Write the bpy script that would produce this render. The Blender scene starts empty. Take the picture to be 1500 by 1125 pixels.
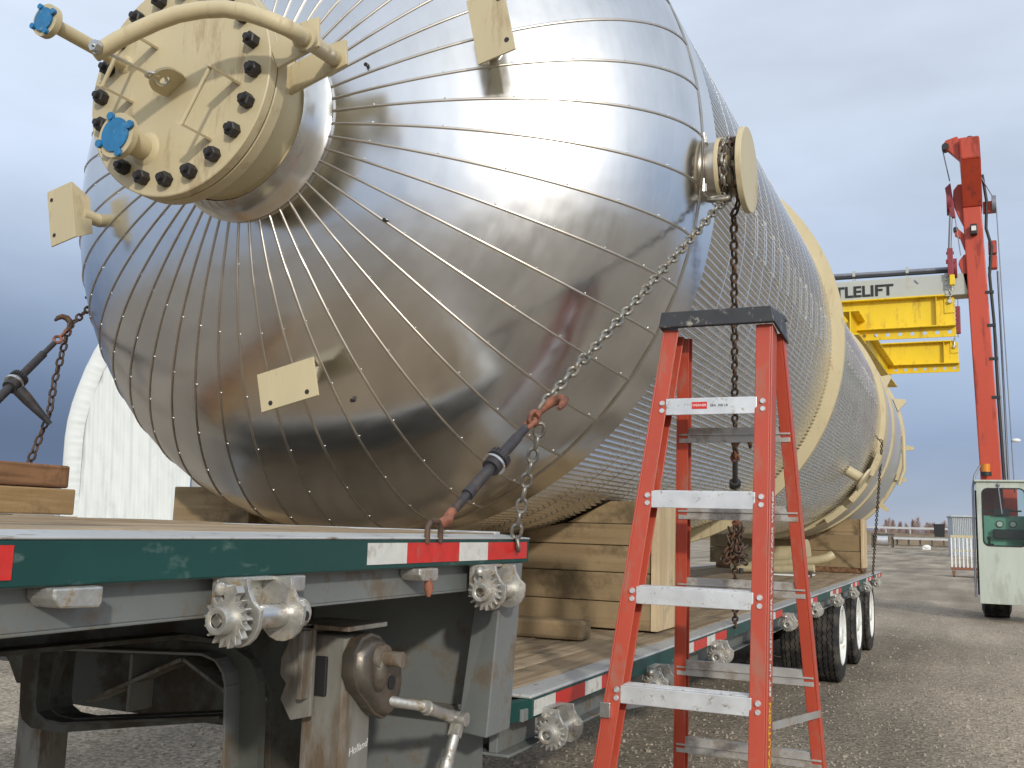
import bpy, bmesh, math, random
from mathutils import Vector, Matrix
random.seed(7)
S = bpy.context.scene
PI = math.pi
R = math.radians

# ------------------------------------------------------------------ camera
cam = bpy.data.cameras.new("camera")
cam.sensor_width = 36.0
cam.lens = 34.845
cam.clip_start = 0.05
cam.clip_end = 5000
camo = bpy.data.objects.new("camera", cam)
S.collection.objects.link(camo)
yaw, pit, rol = R(24.9103), R(8.1361), R(1.6879)
fw = Vector((-math.sin(yaw) * math.cos(pit), math.cos(yaw) * math.cos(pit), math.sin(pit)))
rt = Vector((math.cos(yaw), math.sin(yaw), 0))
up = rt.cross(fw)
xr = rt * math.cos(rol) + up * math.sin(rol)
yu = up * math.cos(rol) - rt * math.sin(rol)
camo.matrix_world = Matrix(((xr.x, yu.x, -fw.x, 0), (xr.y, yu.y, -fw.y, 0), (xr.z, yu.z, -fw.z, 1.55), (0, 0, 0, 1)))
S.camera = camo

# ------------------------------------------------------------------ sky and sun
SUN_EL, SUN_AZ = 21.0, 143.0                       # azimuth clockwise from +Y
sv = Vector((math.sin(R(SUN_AZ)) * math.cos(R(SUN_EL)), math.cos(R(SUN_AZ)) * math.cos(R(SUN_EL)), math.sin(R(SUN_EL))))
W = bpy.data.worlds.new("World")
S.world = W
W.use_nodes = True
nt = W.node_tree
nt.nodes.clear()
def N(t, **kw):
    n = nt.nodes.new(t)
    for k, v in kw.items():
        setattr(n, k, v)
    return n
def L(a, b):
    nt.links.new(a, b)
out = N('ShaderNodeOutputWorld'); bg = N('ShaderNodeBackground')
bg.inputs[1].default_value = 0.1
L(bg.outputs[0], out.inputs[0])
sky = N('ShaderNodeTexSky', sky_type='NISHITA', sun_disc=False, sun_elevation=R(SUN_EL), sun_rotation=R(SUN_AZ))
sky.dust_density = 2.0
tc = N('ShaderNodeTexCoord')
sep = N('ShaderNodeSeparateXYZ'); L(tc.outputs['Generated'], sep.inputs[0])
ramp = N('ShaderNodeValToRGB')
cr = ramp.color_ramp
def lin(r, g, b):
    f = lambda c: (c / 255 / 12.92) if c / 255 <= .04045 else ((c / 255 + .055) / 1.055) ** 2.4
    return (f(r), f(g), f(b), 1)
stops = [(0.0, (182, 190, 204)), (0.03, (168, 182, 204)), (0.09, (158, 178, 210)), (0.2, (186, 204, 230)), (0.38, (216, 229, 248)), (0.6, (224, 235, 250)), (1.0, (216, 229, 248))]
cr.elements[0].position = stops[0][0]; cr.elements[0].color = lin(*stops[0][1])
cr.elements[1].position = stops[-1][0]; cr.elements[1].color = lin(*stops[-1][1])
for p_, c_ in stops[1:-1]:
    e = cr.elements.new(p_); e.color = lin(*c_)
L(sep.outputs['Z'], ramp.inputs[0])
# streaky cloud variation
mp = N('ShaderNodeMapping'); mp.inputs['Scale'].default_value = (1.6, 1.6, 5.0)
L(tc.outputs['Generated'], mp.inputs[0])
nz = N('ShaderNodeTexNoise'); nz.inputs['Scale'].default_value = 1.7; nz.inputs['Detail'].default_value = 5; nz.inputs['Roughness'].default_value = .5
L(mp.outputs[0], nz.inputs['Vector'])
mr = N('ShaderNodeMapRange'); mr.inputs['From Min'].default_value = .3; mr.inputs['From Max'].default_value = .7; mr.inputs['To Min'].default_value = .86; mr.inputs['To Max'].default_value = 1.13
L(nz.outputs[0], mr.inputs[0])
# a darker slate bank low on the left hand side of the yard
dl = N('ShaderNodeVectorMath', operation='DOT_PRODUCT')
L(tc.outputs['Generated'], dl.inputs[0]); dl.inputs[1].default_value = (-0.86, 0.51, 0.0)
m1 = N('ShaderNodeMapRange', interpolation_type='SMOOTHSTEP'); L(dl.outputs['Value'], m1.inputs[0])
m1.inputs['From Min'].default_value = .62; m1.inputs['From Max'].default_value = 1.0; m1.inputs['To Max'].default_value = 1
m2 = N('ShaderNodeMapRange', interpolation_type='SMOOTHSTEP'); L(sep.outputs['Z'], m2.inputs[0])
m2.inputs['From Min'].default_value = .30; m2.inputs['From Max'].default_value = .05; m2.inputs['To Max'].default_value = 1
mm = N('ShaderNodeMath', operation='MULTIPLY'); L(m1.outputs[0], mm.inputs[0]); L(m2.outputs[0], mm.inputs[1])
bank = N('ShaderNodeMix', data_type='RGBA'); L(mm.outputs[0], bank.inputs['Factor'])
L(ramp.outputs[0], bank.inputs[6]); bank.inputs[7].default_value = lin(92, 111, 145)
vs = N('ShaderNodeVectorMath', operation='SCALE'); L(bank.outputs[2], vs.inputs[0]); L(mr.outputs[0], vs.inputs['Scale'])
# bright thin haze around the sun
ds = N('ShaderNodeVectorMath', operation='DOT_PRODUCT'); L(tc.outputs['Generated'], ds.inputs[0]); ds.inputs[1].default_value = sv
mx = N('ShaderNodeMath', operation='MAXIMUM'); L(ds.outputs['Value'], mx.inputs[0]); mx.inputs[1].default_value = 0
pw = N('ShaderNodeMath', operation='POWER'); L(mx.outputs[0], pw.inputs[0]); pw.inputs[1].default_value = 9
ml = N('ShaderNodeMath', operation='MULTIPLY'); L(pw.outputs[0], ml.inputs[0]); ml.inputs[1].default_value = 1.35
pw2 = N('ShaderNodeMath', operation='POWER'); L(mx.outputs[0], pw2.inputs[0]); pw2.inputs[1].default_value = 3
ml2 = N('ShaderNodeMath', operation='MULTIPLY_ADD'); L(pw2.outputs[0], ml2.inputs[0]); ml2.inputs[1].default_value = .30; L(ml.outputs[0], ml2.inputs[2])
glow = N('ShaderNodeVectorMath', operation='SCALE'); glow.inputs[0].default_value = (1.0, .95, .85); L(ml2.outputs[0], glow.inputs['Scale'])
ad = N('ShaderNodeVectorMath', operation='ADD'); L(vs.outputs[0], ad.inputs[0]); L(glow.outputs[0], ad.inputs[1])
sc = N('ShaderNodeVectorMath', operation='SCALE'); L(ad.outputs[0], sc.inputs[0]); sc.inputs['Scale'].default_value = 11.0
mix = N('ShaderNodeMix', data_type='RGBA'); mix.inputs['Factor'].default_value = .92
L(sky.outputs[0], mix.inputs[6]); L(sc.outputs[0], mix.inputs[7])
L(mix.outputs[2], bg.inputs[0])

sun = bpy.data.lights.new("sun", 'SUN')
sun.energy = 2.2; sun.angle = R(2.2); sun.color = (1.0, .945, .86)
suno = bpy.data.objects.new("sun", sun); S.collection.objects.link(suno)
suno.rotation_euler = sv.to_track_quat('Z', 'Y').to_euler()
S.view_settings.view_transform = 'Standard'; S.view_settings.look = 'None'
S.view_settings.exposure = -0.1; S.view_settings.gamma = 1.0
S.view_settings.use_curve_mapping = False

# ------------------------------------------------------------------ materials
def mat(name, col, rough=.6, metal=0.0, var=.12, vscale=6.0, bump=0.0, bscale=60.0, dirt=None, dirt_amt=0.0, dirt_scale=5.0, stretch=(1, 1, 1), rvar=.08, emit=None, grain=None, spec=.5, world=False, ovar=0.0):
    m = bpy.data.materials.new(name); m.use_nodes = True
    t = m.node_tree; t.nodes.clear()
    def n(tp, **kw):
        q = t.nodes.new(tp)
        for k, v in kw.items(): setattr(q, k, v)
        return q
    o = n('ShaderNodeOutputMaterial'); b = n('ShaderNodeBsdfPrincipled'); t.links.new(b.outputs[0], o.inputs[0])
    tcn = n('ShaderNodeTexCoord'); oi = n('ShaderNodeObjectInfo')
    if world:
        geo = n('ShaderNodeNewGeometry'); src = geo.outputs['Position']
    else:
        a = n('ShaderNodeVectorMath', operation='ADD'); sc_ = n('ShaderNodeVectorMath', operation='SCALE')
        cx = n('ShaderNodeCombineXYZ'); t.links.new(oi.outputs['Random'], cx.inputs[0]); t.links.new(oi.outputs['Random'], cx.inputs[1])
        t.links.new(cx.outputs[0], sc_.inputs[0]); sc_.inputs['Scale'].default_value = 17.3
        t.links.new(tcn.outputs['Object'], a.inputs[0]); t.links.new(sc_.outputs[0], a.inputs[1]); src = a.outputs[0]
    mp_ = n('ShaderNodeMapping'); mp_.inputs['Scale'].default_value = stretch; t.links.new(src, mp_.inputs[0]); v = mp_.outputs[0]
    n1 = n('ShaderNodeTexNoise'); n1.inputs['Scale'].default_value = vscale; n1.inputs['Detail'].default_value = 6; n1.inputs['Roughness'].default_value = .6; t.links.new(v, n1.inputs['Vector'])
    r1 = n('ShaderNodeMapRange'); r1.inputs['From Min'].default_value = .3; r1.inputs['From Max'].default_value = .7; r1.inputs['To Min'].default_value = 1 - var; r1.inputs['To Max'].default_value = 1 + var; t.links.new(n1.outputs[0], r1.inputs[0])
    s1 = n('ShaderNodeVectorMath', operation='SCALE'); s1.inputs[0].default_value = col[:3]; orr = n('ShaderNodeMapRange'); orr.inputs['To Min'].default_value = 1 - ovar; orr.inputs['To Max'].default_value = 1 + ovar * .6; t.links.new(oi.outputs['Random'], orr.inputs[0]); omu = n('ShaderNodeMath', operation='MULTIPLY'); t.links.new(r1.outputs[0], omu.inputs[0]); t.links.new(orr.outputs[0], omu.inputs[1]); t.links.new(omu.outputs[0], s1.inputs['Scale'])
    c = s1.outputs[0]
    if grain:
        n4 = n('ShaderNodeTexNoise'); n4.inputs['Scale'].default_value = grain[0]; n4.inputs['Detail'].default_value = 4; n4.inputs['Distortion'].default_value = .6
        mp4 = n('ShaderNodeMapping'); mp4.inputs['Scale'].default_value = grain[1]; t.links.new(src, mp4.inputs[0]); t.links.new(mp4.outputs[0], n4.inputs['Vector'])
        r4 = n('ShaderNodeMapRange'); r4.inputs['From Min'].default_value = .42; r4.inputs['From Max'].default_value = .62; t.links.new(n4.outputs[0], r4.inputs[0])
        x4 = n('ShaderNodeMix', data_type='RGBA'); t.links.new(r4.outputs[0], x4.inputs['Factor']); t.links.new(c, x4.inputs[6]); x4.inputs[7].default_value = (*grain[2], 1)
        c = x4.outputs[2]
    dmask = None
    if dirt:
        n2 = n('ShaderNodeTexNoise'); n2.inputs['Scale'].default_value = dirt_scale; n2.inputs['Detail'].default_value = 9; n2.inputs['Roughness'].default_value = .68; t.links.new(v, n2.inputs['Vector'])
        r2 = n('ShaderNodeMapRange'); lo = .62 - .3 * dirt_amt; r2.inputs['From Min'].default_value = lo; r2.inputs['From Max'].default_value = lo + .12; t.links.new(n2.outputs[0], r2.inputs[0])
        x2 = n('ShaderNodeMix', data_type='RGBA'); t.links.new(r2.outputs[0], x2.inputs['Factor']); t.links.new(c, x2.inputs[6]); x2.inputs[7].default_value = (*dirt[:3], 1)
        c = x2.outputs[2]; dmask = r2.outputs[0]
    t.links.new(c, b.inputs['Base Color'])
    rr = n('ShaderNodeMapRange'); rr.inputs['From Min'].default_value = .3; rr.inputs['From Max'].default_value = .7; rr.inputs['To Min'].default_value = max(.02, rough - rvar); rr.inputs['To Max'].default_value = min(1, rough + rvar)
    t.links.new(n1.outputs[0], rr.inputs[0])
    if dmask is not None:
        mxr = n('ShaderNodeMix', data_type='FLOAT'); t.links.new(dmask, mxr.inputs[0]); t.links.new(rr.outputs[0], mxr.inputs[2]); mxr.inputs[3].default_value = .85
        t.links.new(mxr.outputs[0], b.inputs['Roughness'])
        if metal > 0:
            mm_ = n('ShaderNodeMapRange'); mm_.inputs['To Min'].default_value = metal; mm_.inputs['To Max'].default_value = .1; t.links.new(dmask, mm_.inputs[0]); t.links.new(mm_.outputs[0], b.inputs['Metallic'])
    else:
        t.links.new(rr.outputs[0], b.inputs['Roughness']); b.inputs['Metallic'].default_value = metal
    b.inputs['Specular IOR Level'].default_value = spec
    if bump > 0:
        n3 = n('ShaderNodeTexNoise'); n3.inputs['Scale'].default_value = bscale; n3.inputs['Detail'].default_value = 5; t.links.new(v, n3.inputs['Vector'])
        bp = n('ShaderNodeBump'); bp.inputs['Strength'].default_value = bump; bp.inputs['Distance'].default_value = .01; t.links.new(n3.outputs[0], bp.inputs['Height']); t.links.new(bp.outputs[0], b.inputs['Normal'])
    return m

RUST = (.11, .045, .018); DUST = (.20, .17, .13)
M = {}
M['beige'] = mat('beige paint', (.50, .425, .26), .45, var=.07, vscale=3, dirt=(.38, .30, .18), dirt_amt=.22, dirt_scale=11, stretch=(1.6, 1, .35), bump=.05, bscale=30)
M['blue'] = mat('blue plastic', (.014, .15, .33), .5, var=.18, vscale=25, dirt=(.10, .24, .38), dirt_amt=.22, dirt_scale=40)
M['black_bolt'] = mat('black oxide bolt', (.018, .016, .017), .5, var=.3, vscale=40)
M['green'] = mat('green paint', (.004, .05, .042), .5, var=.2, vscale=4, dirt=(.10, .15, .13), dirt_amt=.18, dirt_scale=14, stretch=(1, .5, 1), bump=.03)
M['red_tape'] = mat('red reflective tape', (.56, .025, .018), .4, var=.12, vscale=30, dirt=(.35, .10, .07), dirt_amt=.2, dirt_scale=25)
M['white_tape'] = mat('white reflective tape', (.60, .60, .55), .4, var=.08, vscale=30, dirt=(.42, .40, .34), dirt_amt=.25, dirt_scale=20)
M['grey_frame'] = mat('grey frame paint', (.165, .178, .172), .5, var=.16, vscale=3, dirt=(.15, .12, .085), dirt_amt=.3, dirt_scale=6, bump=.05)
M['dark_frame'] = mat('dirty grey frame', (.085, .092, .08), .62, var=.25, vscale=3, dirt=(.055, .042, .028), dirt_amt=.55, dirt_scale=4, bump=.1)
M['rust_frame'] = mat('rust streaked steel', (.215, .21, .185), .5, var=.25, vscale=5, dirt=(.125, .088, .055), dirt_amt=.42, dirt_scale=7, stretch=(1, 1, .25), bump=.12)
M['alu_rail'] = mat('worn aluminium edge', (.50, .51, .50), .5, metal=.35, var=.12, vscale=6, dirt=(.20, .14, .09), dirt_amt=.16, dirt_scale=26, stretch=(1, .4, 1), bump=.06)
M['galv'] = mat('cast galvanised steel', (.50, .49, .45), .42, metal=.75, var=.2, vscale=20, dirt=(.22, .165, .10), dirt_amt=.32, dirt_scale=24, bump=.15, bscale=90)
M['steel'] = mat('bright steel', (.62, .61, .58), .3, metal=1, var=.15, vscale=12, dirt=(.25, .16, .09), dirt_amt=.2, dirt_scale=12)
M['chain'] = mat('grey chain steel', (.27, .26, .225), .45, metal=.8, var=.25, vscale=30, dirt=(.2, .13, .07), dirt_amt=.3, dirt_scale=30)
M['chain_dark'] = mat('dark rusty chain', (.085, .06, .045), .6, metal=.4, var=.35, vscale=30, dirt=(.13, .055, .025), dirt_amt=.4, dirt_scale=30)
M['binder'] = mat('binder dark steel', (.055, .052, .055), .5, metal=.4, var=.3, vscale=18, dirt=(.12, .06, .03), dirt_amt=.15, dirt_scale=20)
M['rust_orange'] = mat('orange rust', (.235, .088, .05), .75, var=.35, vscale=30, dirt=(.12, .05, .03), dirt_amt=.45, dirt_scale=26, bump=.2)
M['ladder_red'] = mat('orange red fibreglass', (.42, .060, .030), .45, var=.1, vscale=5, dirt=(.33, .12, .08), dirt_amt=.3, dirt_scale=13, stretch=(1, 1, .35), bump=.04)
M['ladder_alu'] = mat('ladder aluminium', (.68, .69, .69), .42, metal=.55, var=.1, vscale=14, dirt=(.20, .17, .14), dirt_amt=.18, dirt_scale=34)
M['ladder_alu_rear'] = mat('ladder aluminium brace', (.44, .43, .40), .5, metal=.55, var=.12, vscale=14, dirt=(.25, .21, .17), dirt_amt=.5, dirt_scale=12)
M['cap_black'] = mat('black ladder cap plastic', (.03, .031, .034), .55, var=.2, vscale=20, dirt=(.36, .33, .28), dirt_amt=.12, dirt_scale=26)
WOODG = (34, (8, .35, 8), (.22, .135, .06))
def wood(name, col, dark, axis, dirt_amt=.2):
    st = {'x': (.3, 7, 7), 'y': (7, .3, 7), 'z': (7, 7, .3)}[axis]
    return mat(name, col, .8, var=.22, vscale=3, dirt=tuple(x * .45 for x in col), dirt_amt=dirt_amt, dirt_scale=3, grain=(3.2, st, dark), bump=.18, bscale=40, spec=.25, ovar=.22)
M['timber_x'] = wood('sawn timber across', (.315, .23, .128), (.255, .18, .097), 'x', .36)
M['timber_y'] = wood('sawn timber along', (.40, .275, .14), (.28, .18, .085), 'y')
M['timber_red'] = wood('reddish timber', (.25, .135, .07), (.10, .05, .028), 'y', .4)
M['timber_end'] = wood('pale end board', (.55, .43, .27), (.44, .33, .19), 'z', .1)
M['deck_wood'] = wood('weathered deck board', (.37, .285, .185), (.24, .17, .10), 'y', .35)
M['rubber'] = mat('tyre rubber', (.022, .021, .02), .82, var=.3, vscale=10, dirt=(.07, .062, .052), dirt_amt=.5, dirt_scale=6, bump=.1, spec=.3)
M['rim_white'] = mat('white wheel paint', (.72, .72, .68), .45, var=.06, dirt=(.40, .34, .26), dirt_amt=.2, dirt_scale=9)
M['post_red'] = mat('crane red paint', (.46, .055, .023), .42, var=.08, vscale=1.5, dirt=(.28, .04, .025), dirt_amt=.3, dirt_scale=4, stretch=(1.5, 1.5, .3))
M['crane_dark'] = mat('crane dark red hardware', (.22, .025, .035), .5, var=.2)
M['yellow'] = mat('yellow beam paint', (.76, .53, .008), .42, var=.06, vscale=1.5, dirt=(.52, .35, .03), dirt_amt=.28, dirt_scale=4, stretch=(1.5, 1, .5))
M['grey_beam'] = mat('pale grey crane paint', (.41, .425, .385), .5, var=.06, vscale=2, dirt=(.40, .39, .33), dirt_amt=.25, dirt_scale=3)
M['cab_paint'] = mat('pale grey green cab paint', (.44, .485, .42), .42, var=.05, vscale=2, dirt=(.35, .375, .315), dirt_amt=.4, dirt_scale=3, stretch=(1.5, 1, .4))
M['black'] = mat('black rubber and print', (.015, .015, .016), .6, var=.2)
M['mint'] = mat('mint cab interior', (.20, .42, .34), .5, var=.08)
M['dark_hose'] = mat('dark hose', (.02, .02, .02), .6)
M['cable'] = mat('wire rope', (.22, .23, .26), .5, metal=.5)
M['white'] = mat('white paint', (.75, .75, .72), .5, var=.05, dirt=(.5, .46, .38), dirt_amt=.2)
M['tarp'] = mat('white fabric', (.60, .625, .61), .65, var=.04, vscale=1.5, dirt=(.53, .56, .55), dirt_amt=.2, dirt_scale=1.2, stretch=(1, 1, .4), bump=.0)
M['tarp_grey'] = mat('grey door jamb', (.33, .34, .36), .6)
M['amber'] = mat('amber beacon', (.6, .2, .01), .3)
M['shed_metal'] = mat('corrugated shed metal', (.50, .53, .54), .5, metal=.3, var=.1)
M['case'] = mat('greasy gear case', (.13, .115, .095), .34, metal=.55, var=.3, vscale=14, dirt=(.10, .06, .03), dirt_amt=.35, dirt_scale=10, bump=.12)
M['smooth_clad'] = mat('dull cladding', (.52, .53, .54), .42, metal=.6, var=.06, vscale=2)
M['twig'] = mat('bare twigs', (.27, .19, .165), .9, var=.25, vscale=.3, spec=.1)
M['bank'] = mat('dry grass bank', (.20, .15, .10), .95, var=.3, vscale=.3, spec=.1, world=True)
M['hill'] = mat('far hills', (.20, .22, .26), 1, var=.1, vscale=.01, spec=0, world=True)
M['silver_logo'] = mat('white print', (.62, .62, .60), .5)

def glass_mat():
    m = bpy.data.materials.new('window glass'); m.use_nodes = True
    t = m.node_tree; t.nodes.clear()
    o = t.nodes.new('ShaderNodeOutputMaterial'); mxs = t.nodes.new('ShaderNodeMixShader'); tr = t.nodes.new('ShaderNodeBsdfTransparent'); g = t.nodes.new('ShaderNodeBsdfGlossy')
    fr = t.nodes.new('ShaderNodeFresnel'); fr.inputs[0].default_value = 1.45
    tr.inputs[0].default_value = (.86, .93, .90, 1); g.inputs['Roughness'].default_value = .03
    nzz = t.nodes.new('ShaderNodeTexNoise'); nzz.inputs['Scale'].default_value = 3
    t.links.new(fr.outputs[0], mxs.inputs[0]); t.links.new(tr.outputs[0], mxs.inputs[1]); t.links.new(g.outputs[0], mxs.inputs[2]); t.links.new(mxs.outputs[0], o.inputs[0])
    return m
M['glass'] = glass_mat()

def clad_mat(name, col, rough, wav=.06, smear=.05):
    """thin rolled metal: brushed roughness and faint oil-canning"""
    m = bpy.data.materials.new(name); m.use_nodes = True
    t = m.node_tree; t.nodes.clear()
    n = t.nodes.new; l = t.links.new
    o = n('ShaderNodeOutputMaterial'); b = n('ShaderNodeBsdfPrincipled'); l(b.outputs[0], o.inputs[0])
    b.inputs['Metallic'].default_value = 1
    g = n('ShaderNodeNewGeometry'); tcn = n('ShaderNodeTexCoord'); oi = n('ShaderNodeObjectInfo')
    a1 = n('ShaderNodeTexNoise'); a1.inputs['Scale'].default_value = 2.2; a1.inputs['Detail'].default_value = 7; a1.inputs['Roughness'].default_value = .62; l(g.outputs['Position'], a1.inputs['Vector'])
    mpp = n('ShaderNodeMapping'); mpp.inputs['Scale'].default_value = (1.2, 9, 1.2); l(tcn.outputs['Object'], mpp.inputs[0])
    a2 = n('ShaderNodeTexNoise'); a2.inputs['Scale'].default_value = 6; a2.inputs['Detail'].default_value = 5; l(mpp.outputs[0], a2.inputs['Vector'])
    mx_ = n('ShaderNodeMath'); mx_.operation = 'MULTIPLY_ADD'; l(a1.outputs[0], mx_.inputs[0]); mx_.inputs[1].default_value = .65; 
    m2_ = n('ShaderNodeMath'); m2_.operation = 'MULTIPLY'; l(a2.outputs[0], m2_.inputs[0]); m2_.inputs[1].default_value = .35; l(m2_.outputs[0], mx_.inputs[2])
    r1 = n('ShaderNodeMapRange'); r1.inputs['From Min'].default_value = .32; r1.inputs['From Max'].default_value = .68; r1.inputs['To Min'].default_value = max(.03, rough - smear); r1.inputs['To Max'].default_value = rough + smear; l(mx_.outputs[0], r1.inputs[0]); l(r1.outputs[0], b.inputs['Roughness'])
    # slight tone difference from sheet to sheet and handling smudges
    ra = n('ShaderNodeMapRange'); ra.inputs['To Min'].default_value = .92; ra.inputs['To Max'].default_value = 1.0; l(oi.outputs['Random'], ra.inputs[0])
    rb = n('ShaderNodeMapRange'); rb.inputs['From Min'].default_value = .3; rb.inputs['From Max'].default_value = .7; rb.inputs['To Min'].default_value = .9; rb.inputs['To Max'].default_value = 1.04; l(mx_.outputs[0], rb.inputs[0])
    mu = n('ShaderNodeMath'); mu.operation = 'MULTIPLY'; l(ra.outputs[0], mu.inputs[0]); l(rb.outputs[0], mu.inputs[1])
    cs = n('ShaderNodeVectorMath'); cs.operation = 'SCALE'; cs.inputs[0].default_value = col; l(mu.outputs[0], cs.inputs['Scale']); l(cs.outputs[0], b.inputs['Base Color'])
    a3 = n('ShaderNodeTexNoise'); a3.inputs['Scale'].default_value = 2.6; a3.inputs['Detail'].default_value = 2.5; l(g.outputs['Position'], a3.inputs['Vector'])
    bp = n('ShaderNodeBump'); bp.inputs['Strength'].default_value = wav; bp.inputs['Distance'].default_value = .1; l(a3.outputs[0], bp.inputs['Height']); l(bp.outputs[0], b.inputs['Normal'])
    return m
M['clad'] = clad_mat('stainless head cladding', (.715, .72, .725), .215, .08, .06)
M['seam'] = clad_mat('cladding seam', (.56, .51, .44), .36, 0, .05)
M['corr'] = clad_mat('corrugated aluminium', (.76, .755, .745), .25, .03, .07)
M['band'] = clad_mat('bright banding', (.74, .73, .70), .24, 0, .04)

def gravel_mat():
    m = bpy.data.materials.new('gravel'); m.use_nodes = True
    t = m.node_tree; t.nodes.clear(); n = t.nodes.new; l = t.links.new
    o = n('ShaderNodeOutputMaterial'); b = n('ShaderNodeBsdfPrincipled'); l(b.outputs[0], o.inputs[0]); b.inputs['Roughness'].default_value = .95; b.inputs['Specular IOR Level'].default_value = .2
    g = n('ShaderNodeNewGeometry')
    big = n('ShaderNodeTexNoise'); big.inputs['Scale'].default_value = .35; big.inputs['Detail'].default_value = 6; l(g.outputs['Position'], big.inputs['Vector'])
    mpn = n('ShaderNodeMapping'); mpn.inputs['Scale'].default_value = (.9, .12, 1); mpn.inputs['Rotation'].default_value = (0, 0, R(72)); l(g.outputs['Position'], mpn.inputs[0])
    trk = n('ShaderNodeTexNoise'); trk.inputs['Scale'].default_value = .8; trk.inputs['Detail'].default_value = 5; l(mpn.outputs[0], trk.inputs['Vector'])
    fine = n('ShaderNodeTexNoise'); fine.inputs['Scale'].default_value = 28; fine.inputs['Detail'].default_value = 8; fine.inputs['Roughness'].default_value = .75; l(g.outputs['Position'], fine.inputs['Vector'])
    vor = n('ShaderNodeTexVoronoi'); vor.inputs['Scale'].default_value = 34; l(g.outputs['Position'], vor.inputs['Vector'])
    rmp = n('ShaderNodeValToRGB'); e = rmp.color_ramp.elements; e[0].position = .3; e[0].color = (.15, .122, .088, 1); e[1].position = .72; e[1].color = (.57, .48, .365, 1)
    l(fine.outputs[0], rmp.inputs[0])
    hsv = n('ShaderNodeMix'); hsv.data_type = 'RGBA'; hsv.blend_type = 'MULTIPLY'; hsv.inputs['Factor'].default_value = .55
    l(rmp.outputs[0], hsv.inputs[6]); 
    vv = n('ShaderNodeSeparateColor'); l(vor.outputs['Color'], vv.inputs[0])
    vr = n('ShaderNodeMapRange'); vr.inputs['To Min'].default_value = .4; vr.inputs['To Max'].default_value = 1.5; l(vv.outputs[0], vr.inputs[0]); l(vr.outputs[0], hsv.inputs[7])
    r1 = n('ShaderNodeMapRange'); r1.inputs['From Min'].default_value = .3; r1.inputs['From Max'].default_value = .7; r1.inputs['To Min'].default_value = .8; r1.inputs['To Max'].default_value = 1.2; l(big.outputs[0], r1.inputs[0])
    r2 = n('ShaderNodeMapRange'); r2.inputs['From Min'].default_value = .35; r2.inputs['From Max'].default_value = .65; r2.inputs['To Min'].default_value = .62; r2.inputs['To Max'].default_value = 1.18; l(trk.outputs[0], r2.inputs[0])
    mu = n('ShaderNodeMath'); mu.operation = 'MULTIPLY'; l(r1.outputs[0], mu.inputs[0]); l(r2.outputs[0], mu.inputs[1])
    s = n('ShaderNodeVectorMath'); s.operation = 'SCALE'; l(hsv.outputs[2], s.inputs[0]); l(mu.outputs[0], s.inputs['Scale']); l(s.outputs[0], b.inputs['Base Color'])
    bp = n('ShaderNodeBump'); bp.inputs['Strength'].default_value = .7; bp.inputs['Distance'].default_value = .02
    ah = n('ShaderNodeMath'); ah.operation = 'SUBTRACT'; l(fine.outputs[0], ah.inputs[0]); l(vor.outputs['Distance'], ah.inputs[1])
    l(ah.outputs[0], bp.inputs['Height']); l(bp.outputs[0], b.inputs['Normal'])
    return m
M['gravel'] = gravel_mat()
M['stone'] = mat('loose stones', (.33, .285, .225), .95, var=.5, vscale=9, spec=.2, world=True)

# ------------------------------------------------------------------ mesh helpers
def frame(d):
    d = Vector(d).normalized()
    a = Vector((0, 0, 1)) if abs(d.z) < .9 else Vector((1, 0, 0))
    x = d.cross(a).normalized(); return x, d.cross(x).normalized(), d

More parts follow.
